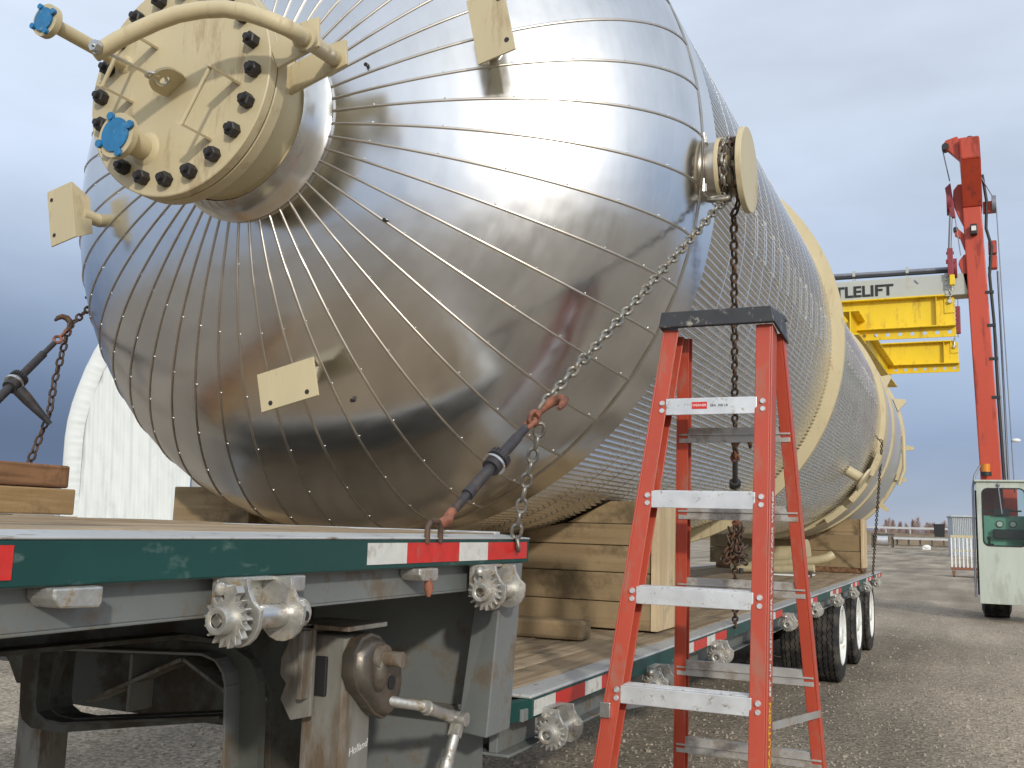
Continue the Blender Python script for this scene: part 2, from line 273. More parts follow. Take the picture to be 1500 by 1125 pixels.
class MB:
    def __init__(s): s.v = []; s.f = []
    def add(s, vs, fs):
        k = len(s.v); s.v += [Vector(q) for q in vs]; s.f += [tuple(i + k for i in q) for q in fs]; return s
    def box(s, x0, x1, y0, y1, z0, z1):
        return s.add([(x0, y0, z0), (x1, y0, z0), (x1, y1, z0), (x0, y1, z0), (x0, y0, z1), (x1, y0, z1), (x1, y1, z1), (x0, y1, z1)],
                     [(3, 2, 1, 0), (4, 5, 6, 7), (0, 1, 5, 4), (1, 2, 6, 5), (2, 3, 7, 6), (3, 0, 4, 7)])
    def hexa(s, lo, hi):
        return s.add(list(lo) + list(hi), [(3, 2, 1, 0), (4, 5, 6, 7), (0, 1, 5, 4), (1, 2, 6, 5), (2, 3, 7, 6), (3, 0, 4, 7)])
    def bar(s, p, q, w, h, up_=(0, 0, 1)):
        p = Vector(p); q = Vector(q); d = (q - p).normalized(); u = Vector(up_); x = d.cross(u).normalized(); u = x.cross(d).normalized()
        x = x * w / 2; u = u * h / 2
        return s.hexa([p - x - u, p + x - u, p + x + u, p - x + u], [q - x - u, q + x - u, q + x + u, q - x + u])
    def cyl(s, p, q, r0, r1=None, n=16, cap=True):
        r1 = r0 if r1 is None else r1
        p = Vector(p); q = Vector(q); x, y, d = frame(q - p); vs = []; fs = []
        for i in range(n):
            a = 2 * PI * i / n; e = x * math.cos(a) + y * math.sin(a); vs += [p + e * r0, q + e * r1]
        for i in range(n):
            j = (i + 1) % n; fs.append((2 * i, 2 * i + 1, 2 * j + 1, 2 * j))
        if cap: fs.append(tuple(2 * i for i in range(n))); fs.append(tuple(2 * i + 1 for i in reversed(range(n))))
        return s.add(vs, fs)
    def tube(s, pts, r, n=8, closed=False, cap=True):
        P = [Vector(q) for q in pts]; m = len(P); vs = []; fs = []; px = None
        for k in range(m):
            if closed: d = P[(k + 1) % m] - P[k - 1]
            else: d = P[min(k + 1, m - 1)] - P[max(k - 1, 0)]
            d.normalize()
            if px is None: x, y, d = frame(d)
            else:
                x = (px - d * px.dot(d)).normalized(); y = d.cross(x)
            px = x
            rr = r[k] if isinstance(r, (list, tuple)) else r
            for i in range(n):
                a = 2 * PI * i / n; vs.append(P[k] + (x * math.cos(a) + y * math.sin(a)) * rr)
        for k in range(m if closed else m - 1):
            k2 = (k + 1) % m
            for i in range(n):
                j = (i + 1) % n; fs.append((k * n + i, k * n + j, k2 * n + j, k2 * n + i))
        if cap and not closed: fs.append(tuple(range(n - 1, -1, -1))); fs.append(tuple((m - 1) * n + i for i in range(n)))
        return s.add(vs, fs)
    def prism(s, poly, f0, f1):
        """poly: 2D outline; f0/f1 map (a,b) to 3D for both faces"""
        n = len(poly); vs = [f0(*q) for q in poly] + [f1(*q) for q in poly]
        fs = [tuple(range(n - 1, -1, -1)), tuple(range(n, 2 * n))] + [(i, (i + 1) % n, n + (i + 1) % n, n + i) for i in range(n)]
        return s.add(vs, fs)
    def lathe(s, prof, c, ax, n=48, a0=0, a1=2 * PI, x=None):
        """prof: (along axis, radius)"""
        X, Y, D = frame(ax)
        if x: X = Vector(x); Y = Vector(ax).normalized().cross(X)
        c = Vector(c); full = abs(a1 - a0 - 2 * PI) < 1e-6; m = n if full else n + 1; vs = []; fs = []
        for t_, r in prof:
            for i in range(m):
                a = a0 + (a1 - a0) * i / n; vs.append(c + D * t_ + (X * math.cos(a) + Y * math.sin(a)) * r)
        for k in range(len(prof) - 1):
            for i in range(n):
                j = (i + 1) % m; fs.append((k * m + i, k * m + j, (k + 1) * m + j, (k + 1) * m + i))
        return s.add(vs, fs)
    def ball(s, c, r, n=10, sc_=(1, 1, 1)):
        vs = []; fs = []; c = Vector(c)
        for k in range(n // 2 + 1):
            t_ = PI * k / (n // 2)
            for i in range(n):
                a = 2 * PI * i / n; vs.append(c + Vector((math.sin(t_) * math.cos(a) * sc_[0], math.sin(t_) * math.sin(a) * sc_[1], math.cos(t_) * sc_[2])) * r)
        for k in range(n // 2):
            for i in range(n):
                j = (i + 1) % n; fs.append((k * n + i, (k + 1) * n + i, (k + 1) * n + j, k * n + j))
        return s.add(vs, fs)
    def holeplate(s, x0, x1, z0, z1, y0, y1, r, n=12):
        """rectangular cell in XZ with one round hole through Y"""
        cx, cz = (x0 + x1) / 2, (z0 + z1) / 2; hx, hz = (x1 - x0) / 2, (z1 - z0) / 2; o = []; i_ = []
        for k in range(n):
            a = 2 * PI * (k + .5) / n; ca, sa = math.cos(a), math.sin(a); t_ = min(hx / abs(ca) if abs(ca) > 1e-6 else 1e9, hz / abs(sa) if abs(sa) > 1e-6 else 1e9)
            o.append((cx + ca * t_, cz + sa * t_)); i_.append((cx + ca * r, cz + sa * r))
        # snap nearest samples to the corners
        for sx in (-1, 1):
            for sz in (-1, 1):
                q = min(range(n), key=lambda k: (o[k][0] - cx - sx * hx) ** 2 + (o[k][1] - cz - sz * hz) ** 2); o[q] = (cx + sx * hx, cz + sz * hz)
        vs = [(a, y0, b) for a, b in o] + [(a, y0, b) for a, b in i_] + [(a, y1, b) for a, b in o] + [(a, y1, b) for a, b in i_]; fs = []
        for k in range(n):
            j = (k + 1) % n; fs += [(k, j, n + j, n + k), (2 * n + k, 3 * n + k, 3 * n + j, 2 * n + j), (n + k, n + j, 3 * n + j, 3 * n + k), (k, 2 * n + k, 2 * n + j, j)]
        return s.add(vs, fs)
    def mesh(s, name, m, off=(0, 0, 0), smooth=None):
        me = bpy.data.meshes.new(name); o = Vector(off); me.from_pydata([tuple(q - o) for q in s.v], [], s.f)
        b = bmesh.new(); b.from_mesh(me); bmesh.ops.recalc_face_normals(b, faces=b.faces); b.to_mesh(me); b.free()
        if smooth is not None:
            me.polygons.foreach_set('use_smooth', [True] * len(me.polygons)); me.set_sharp_from_angle(angle=R(smooth))
        me.materials.append(m); me.update(); return me
    def build(s, name, m, parent=None, bevel=0, smooth=None, kind=None, label=None):
        off = Vector((0, 0, 0))
        if parent is not None: off = WP[parent.name]
        me = s.mesh(name, m, off, smooth)
        o = bpy.data.objects.new(name, me); S.collection.objects.link(o); o.parent = parent
        WP[o.name] = off.copy()
        if bevel:
            md = o.modifiers.new('bevel', 'BEVEL'); md.width = bevel; md.segments = 2; md.limit_method = 'ANGLE'; md.angle_limit = R(40)
        if kind: o['kind'] = kind
        if label: o['label'] = label
        return o
WP = {}                                            # world position of each object's origin
def thing(name, label, cat, loc=(0, 0, 0), group=None):
    o = bpy.data.objects.new(name, None); o.empty_display_size = .1; S.collection.objects.link(o); o.location = loc
    o['label'] = label; o['category'] = cat
    if group: o['group'] = group
    WP[o.name] = Vector(loc); return o
def solo(mb, name, m, label, cat, group=None, **kw):
    """a thing that is one mesh: origin at its base centre"""
    lo = Vector((min(v.x for v in mb.v), min(v.y for v in mb.v), min(v.z for v in mb.v))); hi = Vector((max(v.x for v in mb.v), max(v.y for v in mb.v), 0))
    c = Vector(((lo.x + hi.x) / 2, (lo.y + hi.y) / 2, lo.z))
    for v in mb.v: v -= c
    o = mb.build(name, m, None, **kw); o.location = c; WP[o.name] = Vector((0, 0, 0)); o['label'] = label; o['category'] = cat
    if group: o['group'] = group
    return o
def inst(src, parent, matrix):
    """copy of a part sharing its mesh; matrix in world space"""
    o = src.copy(); S.collection.objects.link(o); o.parent = parent
    mw = matrix.copy(); mw.translation = mw.translation - WP[parent.name]; o.matrix_basis = mw; WP[o.name] = matrix.translation.copy(); return o
def struct(mb, name, m, **kw):
    return mb.build(name, m, None, kind='structure', **kw)
def text(s_, name, size, m, parent, matrix, ext=.002, shear=0, bold=0, al='CENTER'):
    cu = bpy.data.curves.new(name, 'FONT'); cu.body = s_; cu.size = size; cu.extrude = ext; cu.shear = shear; cu.align_x = al; cu.align_y = 'CENTER'; cu.offset = bold
    t_ = bpy.data.objects.new(name + '_tmp', cu); S.collection.objects.link(t_)
    dg = bpy.context.evaluated_depsgraph_get(); me = bpy.data.meshes.new_from_object(t_.evaluated_get(dg)); bpy.data.objects.remove(t_)
    me.name = name; me.materials.clear(); me.materials.append(m)
    o = bpy.data.objects.new(name, me); S.collection.objects.link(o); o.parent = parent
    mw = matrix.copy()
    if parent: mw.translation = mw.translation - WP[parent.name]
    o.matrix_basis = mw; return o

# ------------------------------------------------------------------ ground
g = MB(); g.add([(-2500, -2500, 0), (2500, -2500, 0), (2500, 3500, 0), (-2500, 3500, 0)], [(0, 1, 2, 3)])
struct(g, 'ground', M['gravel'])
st = MB()
for k in range(13000):
    d = 4.2 + 20 * random.random() ** 1.6; a = R(random.uniform(-46, 12)); x, y = d * math.sin(a), d * math.cos(a)
    if k % 6 == 0: x, y = random.uniform(-9, -1), random.uniform(1, 8)
    r = random.uniform(.005, .0125) * (1 + (random.random() < .06) * .9); t_ = random.random() * 6
    pts = [(x + r * math.cos(t_ + i * 2 * PI / 5) * random.uniform(.7, 1.2), y + r * math.sin(t_ + i * 2 * PI / 5) * random.uniform(.7, 1.2)) for i in range(5)]
    st.add([(p[0], p[1], -.002) for p in pts] + [(x + (p[0] - x) * .65, y + (p[1] - y) * .65, r * random.uniform(.7, 1.1)) for p in pts], [(5, 6, 7, 8, 9)] + [(i, (i + 1) % 5, 5 + (i + 1) % 5, 5 + i) for i in range(5)])
st.build('gravel', M['stone'], None, kind='stuff')

# ------------------------------------------------------------------ the pressure vessel
TX, TZ, TR, YH, ASP = -2.5695, 3.0986, 1.6176, 3.8407, .5396
vessel = thing('pressure_vessel', 'long horizontal steel pressure vessel clad in shiny ribbed metal lying on the trailer', 'pressure vessel', (TX, 10.0, 1.48))
C0 = Vector((TX, 0, TZ))
def cylp(r, a, y): return Vector((TX + r * math.cos(a), y, TZ + r * math.sin(a)))
def head_y(r): return YH - ASP * math.sqrt(max(0, TR * TR - r * r))
NG = 48; OFF = R(1.85); RN = .38
def gore_mesh():
    mb = MB(); nu, nv = 40, 8; half = PI / NG; s0 = math.asin(RN / TR); vs = []; fs = []
    for k in range(nu + 1):
        s_ = s0 + (PI / 2 - s0) * k / nu; r = TR * math.sin(s_); y = YH - ASP * TR * math.cos(s_)
        for j in range(nv + 1):
            d = half * (2 * j / nv - 1); fl = math.cos(half) / math.cos(d); rr = r * (.72 + .28 * fl)
            vs.append((rr * math.cos(d), y, rr * math.sin(d)))
    for k in range(nu):
        for j in range(nv):
            q = k * (nv + 1) + j; fs.append((q, q + 1, q + nv + 2, q + nv + 1))
    mb.add(vs, fs); return mb
gm = gore_mesh().mesh('head_panel', M['clad'], (0, 0, 0), 60)
sm_ = MB(); pts = []
for k in range(31):
    s0 = math.asin(RN / TR); s_ = s0 + (PI / 2 - s0) * k / 30; pts.append((TR * math.sin(s_), YH - ASP * TR * math.cos(s_), 0))
sm_.tube(pts, .0056, 6)
seam_me = sm_.mesh('head_seam', M['seam'], (0, 0, 0), 60)
sr = MB()
for k in range(1, 8):
    s_ = math.asin(RN / TR) + (PI / 2 - math.asin(RN / TR)) * (k - .4) / 7.2
    sr.ball((TR * math.sin(s_), YH - ASP * TR * math.cos(s_), .008), .0042, 6)
screw_me = sr.mesh('seam_screw', M['band'], (0, 0, 0), 60)
def link_to(name, me, parent, mw, kind=None):
    o = bpy.data.objects.new(name, me); S.collection.objects.link(o); o.parent = parent
    m_ = mw.copy(); m_.translation = m_.translation - WP[parent.name]; o.matrix_basis = m_; WP[o.name] = mw.translation.copy()
    if kind: o['kind'] = kind
    return o
for k in range(NG):
    a = OFF + 2 * PI * k / NG
    mw = Matrix.Translation(C0) @ Matrix.Rotation(-(a + PI / NG), 4, 'Y')
    link_to('head_panel', gm, vessel, mw)
    ms = Matrix.Translation(C0) @ Matrix.Rotation(-a, 4, 'Y')
    link_to('head_seam', seam_me, vessel, ms); link_to('seam_screw', screw_me, vessel, ms, 'stuff')
# nozzle collar cladding, rim bead and smooth end band
MB().lathe([(2.868, .341), (2.90, .345), (2.965, .374), (2.978, .392), (2.992, .386)], C0, (0, 1, 0), 64).build('nozzle_collar', M['band'], vessel, smooth=40)
MB().lathe([(YH - .012, TR), (YH - .006, TR + .005), (YH + .006, TR + .005), (YH + .012, TR)], C0, (0, 1, 0), 128).build('head_rim', M['seam'], vessel, smooth=60)
MB().lathe([(YH, TR - .002), (YH + .12, TR + .001), (YH + .25, TR + .003), (YH + .252, TR - .012)], C0, (0, 1, 0), 160).build('end_band', M['clad'], vessel, smooth=40)
def corrugated(name, r, y0, y1, n=318, amp=.0088, m=None):
    mb = MB(); per = 6; tot = n * per; vs = []; fs = []
    ys = [y0, y1]
    for y in ys:
        for i in range(tot):
            ph = 2 * PI * i / per
            w = math.cos(ph); w = math.copysign(abs(w) ** .75, w)
            vs.append(cylp(r - amp + amp * w, 2 * PI * i / tot, y))
    for k in range(len(ys) - 1):
        for i in range(tot):
            j = (i + 1) % tot; fs.append((k * tot + i, k * tot + j, (k + 1) * tot + j, (k + 1) * tot + i))
    mb.add(vs, fs); return mb.build(name, m or M['corr'], vessel, smooth=80)
corrugated('corrugated_cladding', TR, YH + .2, 6.02)
corrugated('corrugated_cladding', TR - .003, 6.0, 8.06)
R2 = 1.572
corrugated('corrugated_cladding', R2, 8.08, 10.6, 310)
corrugated('corrugated_cladding', R2 - .003, 10.58, 13.3, 310)
def band(y, r, w=.013):
    return MB().lathe([(y - w / 2, r + .0005), (y - w / 2, r + .002), (y + w / 2, r + .002), (y + w / 2, r + .0005)], C0, (0, 1, 0), 220).build('strap_band', M['band'], vessel, smooth=30)
def band_clip(y, r, a):
    mb = MB(); rr = r + .009
    pts = [cylp(r + .004, a + .012, y), cylp(rr, a, y)] + [cylp(rr + .003, a - .02 * i, y) for i in range(1, 7)] + [cylp(r + .004, a - .13, y)]
    for p, q in zip(pts[:-1], pts[1:]):
        n_ = Vector((p.x - TX, 0, p.z - TZ)).normalized(); mb.bar(p, q, .016, .004, n_)
    for a_ in (a, a - .13):
        c = cylp(r + .008, a_, y); n_ = Vector((c.x - TX, 0, c.z - TZ)).normalized(); t_ = Vector((-n_.z, 0, n_.x)); mb.bar(c - t_ * .012, c + t_ * .012, .024, .012, n_)
    mb.build('band_clip', M['band'], vessel)
yb = 4.45; k = 0
while yb < 7.95:
    band(yb, TR)
    if yb > 4.8: band_clip(yb, TR, .045 - .004 * (k % 3))
    yb += .24; k += 1
yb = 8.42
while yb < 12.7:
    band(yb, R2); band_clip(yb, R2, .16 - .005 * (k % 3)); yb += .24; k += 1
# dark streak spots left on the head and small pull tabs
for r_, a_ in ((.74, -35), (1.26, 32), (1.15, -70), (1.52, 198), (.55, 20)):
    a_ = R(a_); c = Vector((TX + r_ * math.cos(a_), head_y(r_), TZ + r_ * math.sin(a_)))
    MB().cyl(c + Vector((0, .01, 0)), c + Vector((.0, -.018, -.004)), .006, .008, 8).build('stud', M['black_bolt'], vessel, smooth=40)
# insulation support ring, rings and smooth far section, end ring
def ring(name, y0, y1, r0, r1, m):
    return MB().lathe([(y0, r0), (y0, r1), (y1, r1), (y1, r0)], C0, (0, 1, 0), 160).build(name, m, vessel, smooth=30)
ring('stiffener_ring', 8.05, 8.12, TR - .06, 1.706, M['beige'])
ring('stiffener_ring', 13.3, 13.75, R2 - .04, 1.625, M['beige'])
ring('stiffener_ring', 14.75, 15.0, R2 - .04, 1.625, M['beige'])
MB().lathe([(13.75, 1.60), (14.75, 1.60)], C0, (0, 1, 0), 120).build('smooth_cladding', M['smooth_clad'], vessel, smooth=40)
MB().lathe([(15.0, 1.60), (17.0, 1.60)], C0, (0, 1, 0), 120).build('smooth_cladding', M['smooth_clad'], vessel, smooth=40)
ring('end_ring', 16.95, 17.08, .9, 1.645, M['beige'])
MB().lathe([(17.0, 1.6), (17.3, 1.35), (17.5, .8), (17.6, 0.01)], C0, (0, 1, 0), 64).build('rear_head', M['smooth_clad'], vessel, smooth=60)
for a_ in (-52, -38, -24):                # stepped pads around the first far ring
    mb = MB(); a0, a1 = R(a_ - 5), R(a_ + 5)
    for s_ in range(4):
        b0, b1 = a0 + (a1 - a0) * s_ / 4, a0 + (a1 - a0) * (s_ + 1) / 4
        mb.hexa([cylp(1.60, b0, 13.12), cylp(1.60, b1, 13.12), cylp(1.60, b1, 13.35), cylp(1.60, b0, 13.35)], [cylp(1.675, b0, 13.12), cylp(1.675, b1, 13.12), cylp(1.675, b1, 13.35), cylp(1.675, b0, 13.35)])
    mb.build('ring_pad', M['beige'], vessel, bevel=.004)
for a_ in (35, 20, -5, -22, -40):                # small lugs on the end ring
    c = cylp(1.66, R(a_), 16.9); n_ = Vector((c.x - TX, 0, c.z - TZ)).normalized(); t_ = Vector((-n_.z, 0, n_.x))
    w = .11 if a_ > 0 else .05
    MB().hexa([c - t_ * w - n_ * .05, c + t_ * w - n_ * .05, c + t_ * w + Vector((0, .04, 0)) - n_ * .05, c - t_ * w + Vector((0, .04, 0)) - n_ * .05], [c + n_ * .12 - t_ * .02, c + n_ * .12 + t_ * .03, c + n_ * .12 + t_ * .03 + Vector((0, .04, 0)), c + n_ * .12 - t_ * .02 + Vector((0, .04, 0))]).build('end_lug', M['beige'], vessel)
MB().tube([(-.93, 16.6, 3.12), (-.93, 16.6, 2.6), (-1.02, 16.6, 2.35)], .03, 8).build('vent_pipe', M['beige'], vessel, smooth=50)
# tailing lug stub on the lower flank
a_ = R(-32); c = cylp(R2 - .02, a_, 11.6); n_ = Vector((c.x - TX, 0, c.z - TZ)).normalized()
mb = MB(); mb.cyl(c, c + n_ * .2, .06, n=20); mb.cyl(c + n_ * .2, c + n_ * .225, .14, n=24)
mb.build('side_nozzle', M['beige'], vessel, smooth=40)
# trunnions on both flanks
def trunnion(sg):
    def X(x): return TX + sg * (x - TX)
    mb = MB(); mb.cyl((X(-1.12), 3.98, 3.045), (X(-.80), 3.98, 3.045), .108, n=36); mb.build('trunnion', M['beige'], vessel, smooth=40)
    MB().cyl((X(-1.0), 3.98, 3.048), (X(-.913), 3.98, 3.048), .124, n=40).build('trunnion_sleeve', M['seam'], vessel, smooth=40)  # darker bronze metal puts shading and a reflection into the sleeve's colour
    MB().cyl((X(-.912), 3.98, 3.047), (X(-.893), 3.98, 3.047), .141, n=40).build('trunnion_collar', M['beige'], vessel, smooth=40, bevel=.003)
    MB().cyl((X(-.815), 3.98, 3.04), (X(-.79), 3.98, 3.04), .178, n=48).build('trunnion_plate', M['beige'], vessel, smooth=40, bevel=.003)
    mb = MB(); mb.box(min(X(-.99), X(-.953)), max(X(-.99), X(-.953)), 3.872, 4.10, 2.93, 3.19); mb.build('flashing_plate', M['band'], vessel, bevel=.004)
    for z in (2.955, 3.165): MB().box(min(X(-.952), X(-.946)), max(X(-.952), X(-.946)), 3.885, 3.905, z - .018, z + .018).build('flashing_tab', M['band'], vessel)
trunnion(1); trunnion(-1)
# support angles standing off the head
for a_ in (-77, -167, 13, 103):
    a = R(a_); ra, rb = 1.0, 1.15; er = Vector((math.cos(a), 0, math.sin(a))); et = Vector((-math.sin(a), 0, math.cos(a))); ey = Vector((0, 1, 0)); yf = 3.0
    P = lambda r_, t_, y_: C0 + er * r_ + et * t_ + ey * y_
    mb = MB(); h = .132
    mb.hexa([P(ra, -h, yf), P(rb, -h, yf), P(rb, h, yf), P(ra, h, yf)], [P(ra, -h, yf + .008), P(rb, -h, yf + .008), P(rb, h, yf + .008), P(ra, h, yf + .008)])
    mb.hexa([P(ra, -h, yf + .008), P(ra, -h + .045, yf + .10), P(ra, h - .045, yf + .10), P(ra, h, yf + .008)], [P(ra + .008, -h, yf + .008), P(ra + .008, -h + .045, yf + .10), P(ra + .008, h - .045, yf + .10), P(ra + .008, h, yf + .008)])
    br = mb.build('support_angle', M['beige'], vessel, bevel=.0015)
    MB().cyl(P(ra + .02, 0, yf + .06), P(ra + .02, 0, head_y(ra) + .02), .03, n=12).build('standoff', M['beige'], br, smooth=40)
    hm = MB()
    for t_ in (-.085, .085): hm.cyl(P(rb - .025, t_, yf - .0015), P(rb - .025, t_, yf + .004), .0095, n=12)
    hm.build('bolt_hole', M['black_bolt'], br)
# manway: neck, flange and blind cover
MB().lathe([(2.66, .328), (2.70, .328), (2.868, .330), (2.87, .336), (2.95, .340)], C0, (0, 1, 0), 72).build('manway_neck', M['beige'], vessel, smooth=40)
MB().lathe([(2.615, .2), (2.615, .418), (2.618, .421), (2.662, .421), (2.666, .418), (2.672, .32)], C0, (0, 1, 0), 96).build('manway_flange', M['beige'], vessel, smooth=30)
CY = 2.57                                          # front face of the cover
cover = MB(); cover.lathe([(CY + .04, .2), (CY + .04, .416), (CY + .037, .42), (CY + .003, .42), (CY, .416), (CY, .0005)], C0, (0, 1, 0), 96)
cover = cover.build('manway_cover', M['beige'], vessel, smooth=30)
def hexbolt():
    mb = MB()
    mb.cyl((0, .028, 0), (0, -.004, 0), .027, .027, 6); mb.cyl((0, -.004, 0), (0, -.008, 0), .026, .021, 6); mb.cyl((0, -.008, 0), (0, -.022, 0), .014, .012, 12); return mb
bolt0 = None
CB = Vector((TX, 0, 3.0955))
for k in range(20):
    a = R(-1 + 18 * k); c = CB + Vector((.358 * math.cos(a), CY - .028, .358 * math.sin(a))); rot = Matrix.Rotation(random.random(), 4, 'Y')
    if bolt0 is None:
        bolt0 = hexbolt().build('bolt', M['black_bolt'], cover, smooth=35)
        bolt0_me = bolt0.data
        # recentre shared mesh at its own origin
        for v in bolt0_me.vertices: v.co = v.co + WP[cover.name]
        bolt0.matrix_basis = (Matrix.Translation(c - WP[cover.name]) @ rot)
    else: inst(bolt0, cover, Matrix.Translation(c) @ rot)
    if True:
        c2 = CB + Vector((.358 * math.cos(a), 2.69, .358 * math.sin(a))); link_to('bolt', bolt0_me, vessel, Matrix.Translation(c2) @ Matrix.Rotation(PI, 4, 'Z') @ rot)
# lug in the middle with eye bolt hanging from the davit
mb = MB(); lug = [(-.052, 0)] + [(-.052 * math.cos(t_ * PI / 8), -.05 - .052 * math.sin(t_ * PI / 8)) for t_ in range(9)] + [(.052, 0)]
# half-round ear with a hole: ring cells
oc = Vector((TX, 0, 3.09)); u1 = Vector((.82, 0, .57)).normalized(); thk = Vector((-u1.z, 0, u1.x)) * .006
vs = []; n_ = 24
def ear(q, s_): return oc + u1 * q[0] + Vector((0, CY + q[1], 0)) + thk * s_
outer = []; inner = []
for k in range(n_):
    a = 2 * PI * (k + .5) / n_; ca, sa = math.cos(a), math.sin(a)
    if sa <= 0: outer.append((.055 * ca, -.06 + .055 * sa))
    else:
        t_ = min(.055 / max(abs(ca), 1e-6), .06 / max(sa, 1e-6)); outer.append((ca * t_, -.06 + sa * t_))
    inner.append((.02 * ca, -.06 + .02 * sa))
vs = [ear(q, -1) for q in outer] + [ear(q, -1) for q in inner] + [ear(q, 1) for q in outer] + [ear(q, 1) for q in inner]; fs = []
for k in range(n_):
    j = (k + 1) % n_; fs += [(k, j, n_ + j, n_ + k), (2 * n_ + k, 3 * n_ + k, 3 * n_ + j, 2 * n_ + j), (n_ + k, n_ + j, 3 * n_ + j, 3 * n_ + k), (k, 2 * n_ + k, 2 * n_ + j, j)]
mb = MB(); mb.add(vs, fs); mb.build('lifting_ear', M['beige'], cover)
# pull handles: two stand-offs and a grip each
for sx, pts in ((1, ((-2.29, 3.06), (-2.40, 2.87))), (-1, ((-2.79, 3.07), (-2.69, 3.265)))):
    mb = MB()
    d = (Vector((pts[1][0], 0, pts[1][1])) - Vector((pts[0][0], 0, pts[0][1]))).normalized()
    for x, z in pts: mb.bar((x, CY, z), (x, CY - .15, z), .035, .008, d)
    mb.cyl((pts[0][0], CY - .135, pts[0][1]), (pts[1][0], CY - .135, pts[1][1]), .0075, n=10)
    mb.build('pull_handle', M['beige'], cover, smooth=40)
# two nozzles with blue plastic flange caps
def nozzle(x, z, y_end, rp, rf, capr):
    mb = MB(); mb.cyl((x, CY + .005, z), (x, y_end + .02, z), rp, n=28); mb.cyl((x, CY + .001, z), (x, CY - .012, z), rp * 1.5, rp * 1.08, n=28); mb.cyl((x, y_end + .045, z), (x, y_end + .022, z), rp, rf * .8, n=28); mb.cyl((x, y_end + .024, z), (x, y_end, z), rf, n=40)
    nz_ = mb.build('cover_nozzle', M['beige'], cover, smooth=40)
    cp = MB(); cp.cyl((x, y_end - .001, z), (x, y_end - .008, z), capr, n=32)
    for k in range(4):
        a = R(20 + 90 * k); e = Vector((math.cos(a), 0, math.sin(a))); p = Vector((x, y_end - .001, z)) + e * capr * 1.2
        cp.cyl(p, p + Vector((0, -.012, 0)), capr * .24, n=12); cp.bar(Vector((x, y_end - .004, z)) + e * capr * .85, p + Vector((0, -.004, 0)), capr * .3, .006, (0, 1, 0))
    cp.build('flange_cap', M['blue'], nz_, smooth=40)
nozzle(-2.695, 2.872, 2.43, .044, .082, .062)
nozzle(-2.835, 3.222, 2.21, .025, .058, .042)
# davit arm
YA = 2.26
ap = [(-2.63, 2.253, 3.082), (-2.605, 2.26, 3.094), (-2.55, 2.273, 3.125), (-2.488, 2.29, 3.154), (-2.42, 2.31, 3.184), (-2.352, 2.33, 3.206), (-2.27, 2.356, 3.219), (-2.194, 2.38, 3.219), (-2.12, 2.40, 3.201), (-2.053, 2.42, 3.175), (-2.015, 2.435, 3.158), (-1.99, 2.455, 3.148), (-1.985, 2.49, 3.148), (-1.995, 2.54, 3.158)]
MB().tube(ap, .0285, 16).build('davit_arm', M['beige'], vessel, smooth=50)
mb = MB(); mb.cyl((-1.99, 2.52, 3.155), (-2.045, 2.80, 3.21), .030, n=20); mb.cyl((-1.996, 2.545, 3.161), (-2.0, 2.566, 3.165), .043, n=20)
mb.build('davit_pivot', M['beige'], vessel, smooth=40)
mb = MB(); mb.prism([(-2.07, 3.235), (-1.965, 3.247), (-1.957, 3.14), (-2.125, 3.09), (-2.16, 3.17)], lambda a, b: Vector((a, 2.578, b)), lambda a, b: Vector((a, 2.592, b)))
mb.build('davit_bracket', M['beige'], vessel, bevel=.002)
mb = MB(); mb.prism([(-2.10, 3.265), (-2.005, 3.278), (-1.992, 3.18), (-2.256, 3.10), (-2.30, 3.20)], lambda a, b: Vector((a, 2.795, b)), lambda a, b: Vector((a, 2.81, b)))
mb.build('davit_bracket', M['beige'], vessel, bevel=.002)
mb = MB(); mb.cyl((-2.60, YA - .05, 3.09), (-2.59, CY - .12, 3.092), .0065, n=10); mb.cyl((-2.6, YA - .045, 3.09), (-2.6, YA - .028, 3.09), .02, n=6); mb.cyl((-2.6, YA - .029, 3.09), (-2.6, YA - .024, 3.09), .024, n=16)
cc = Vector((-2.587, CY - .10, 3.092)); mb.tube([cc + Vector((.022 * math.cos(t_), .022 * math.sin(t_), 0)) for t_ in [i * PI / 8 for i in range(16)]], .007, 8, closed=True)
cc = Vector((-2.577, CY - .072, 3.09)); mb.tube([cc + Vector((.004 * math.cos(t_), .03 * math.sin(t_), .02 * math.cos(t_))) for t_ in [i * PI / 8 for i in range(16)]], .006, 8, closed=True)
mb.build('eye_bolt', M['steel'], vessel, smooth=50)

# ------------------------------------------------------------------ the step deck trailer
XR, XL = -1.2795, -3.86; ZU, ZL = 1.511, 1.0215; YS, YE = 2.90, 16.33
tr = thing('step_deck_trailer', 'step deck trailer with green side rails, wooden deck boards and dirty grey frame', 'trailer', (-2.57, 8, 0))
# upper deck boards and edge strips
n_ = 13; x0, x1 = XL + .10, XR - .10; zz = lambda x: 1.523 + (1.538 - 1.523) * (x1 - x) / (x1 - x0)
for k in range(n_):
    a, b = x0 + (x1 - x0) * k / n_ + .003, x0 + (x1 - x0) * (k + 1) / n_ - .003; dz = random.uniform(-.0025, .0025)
    MB().hexa([(a, -.4, zz(a) - .035), (b, -.4, zz(b) - .035), (b, YS - .02, zz(b) - .035), (a, YS - .02, zz(a) - .035)], [(a, -.4, zz(a) + dz), (b, -.4, zz(b) + dz), (b, YS - .02, zz(b) + dz), (a, YS - .02, zz(a) + dz)]).build('deck_board', M['deck_wood'], tr, bevel=.003)
MB().hexa([(x1, -.4, 1.495), (XR + .003, -.4, 1.509), (XR + .003, YS + .02, 1.509), (x1, YS + .02, 1.495)], [(x1, -.4, 1.522), (XR + .003, -.4, 1.5135), (XR + .003, YS + .02, 1.5135), (x1, YS + .02, 1.522)]).build('edge_strip', M['alu_rail'], tr, bevel=.002)
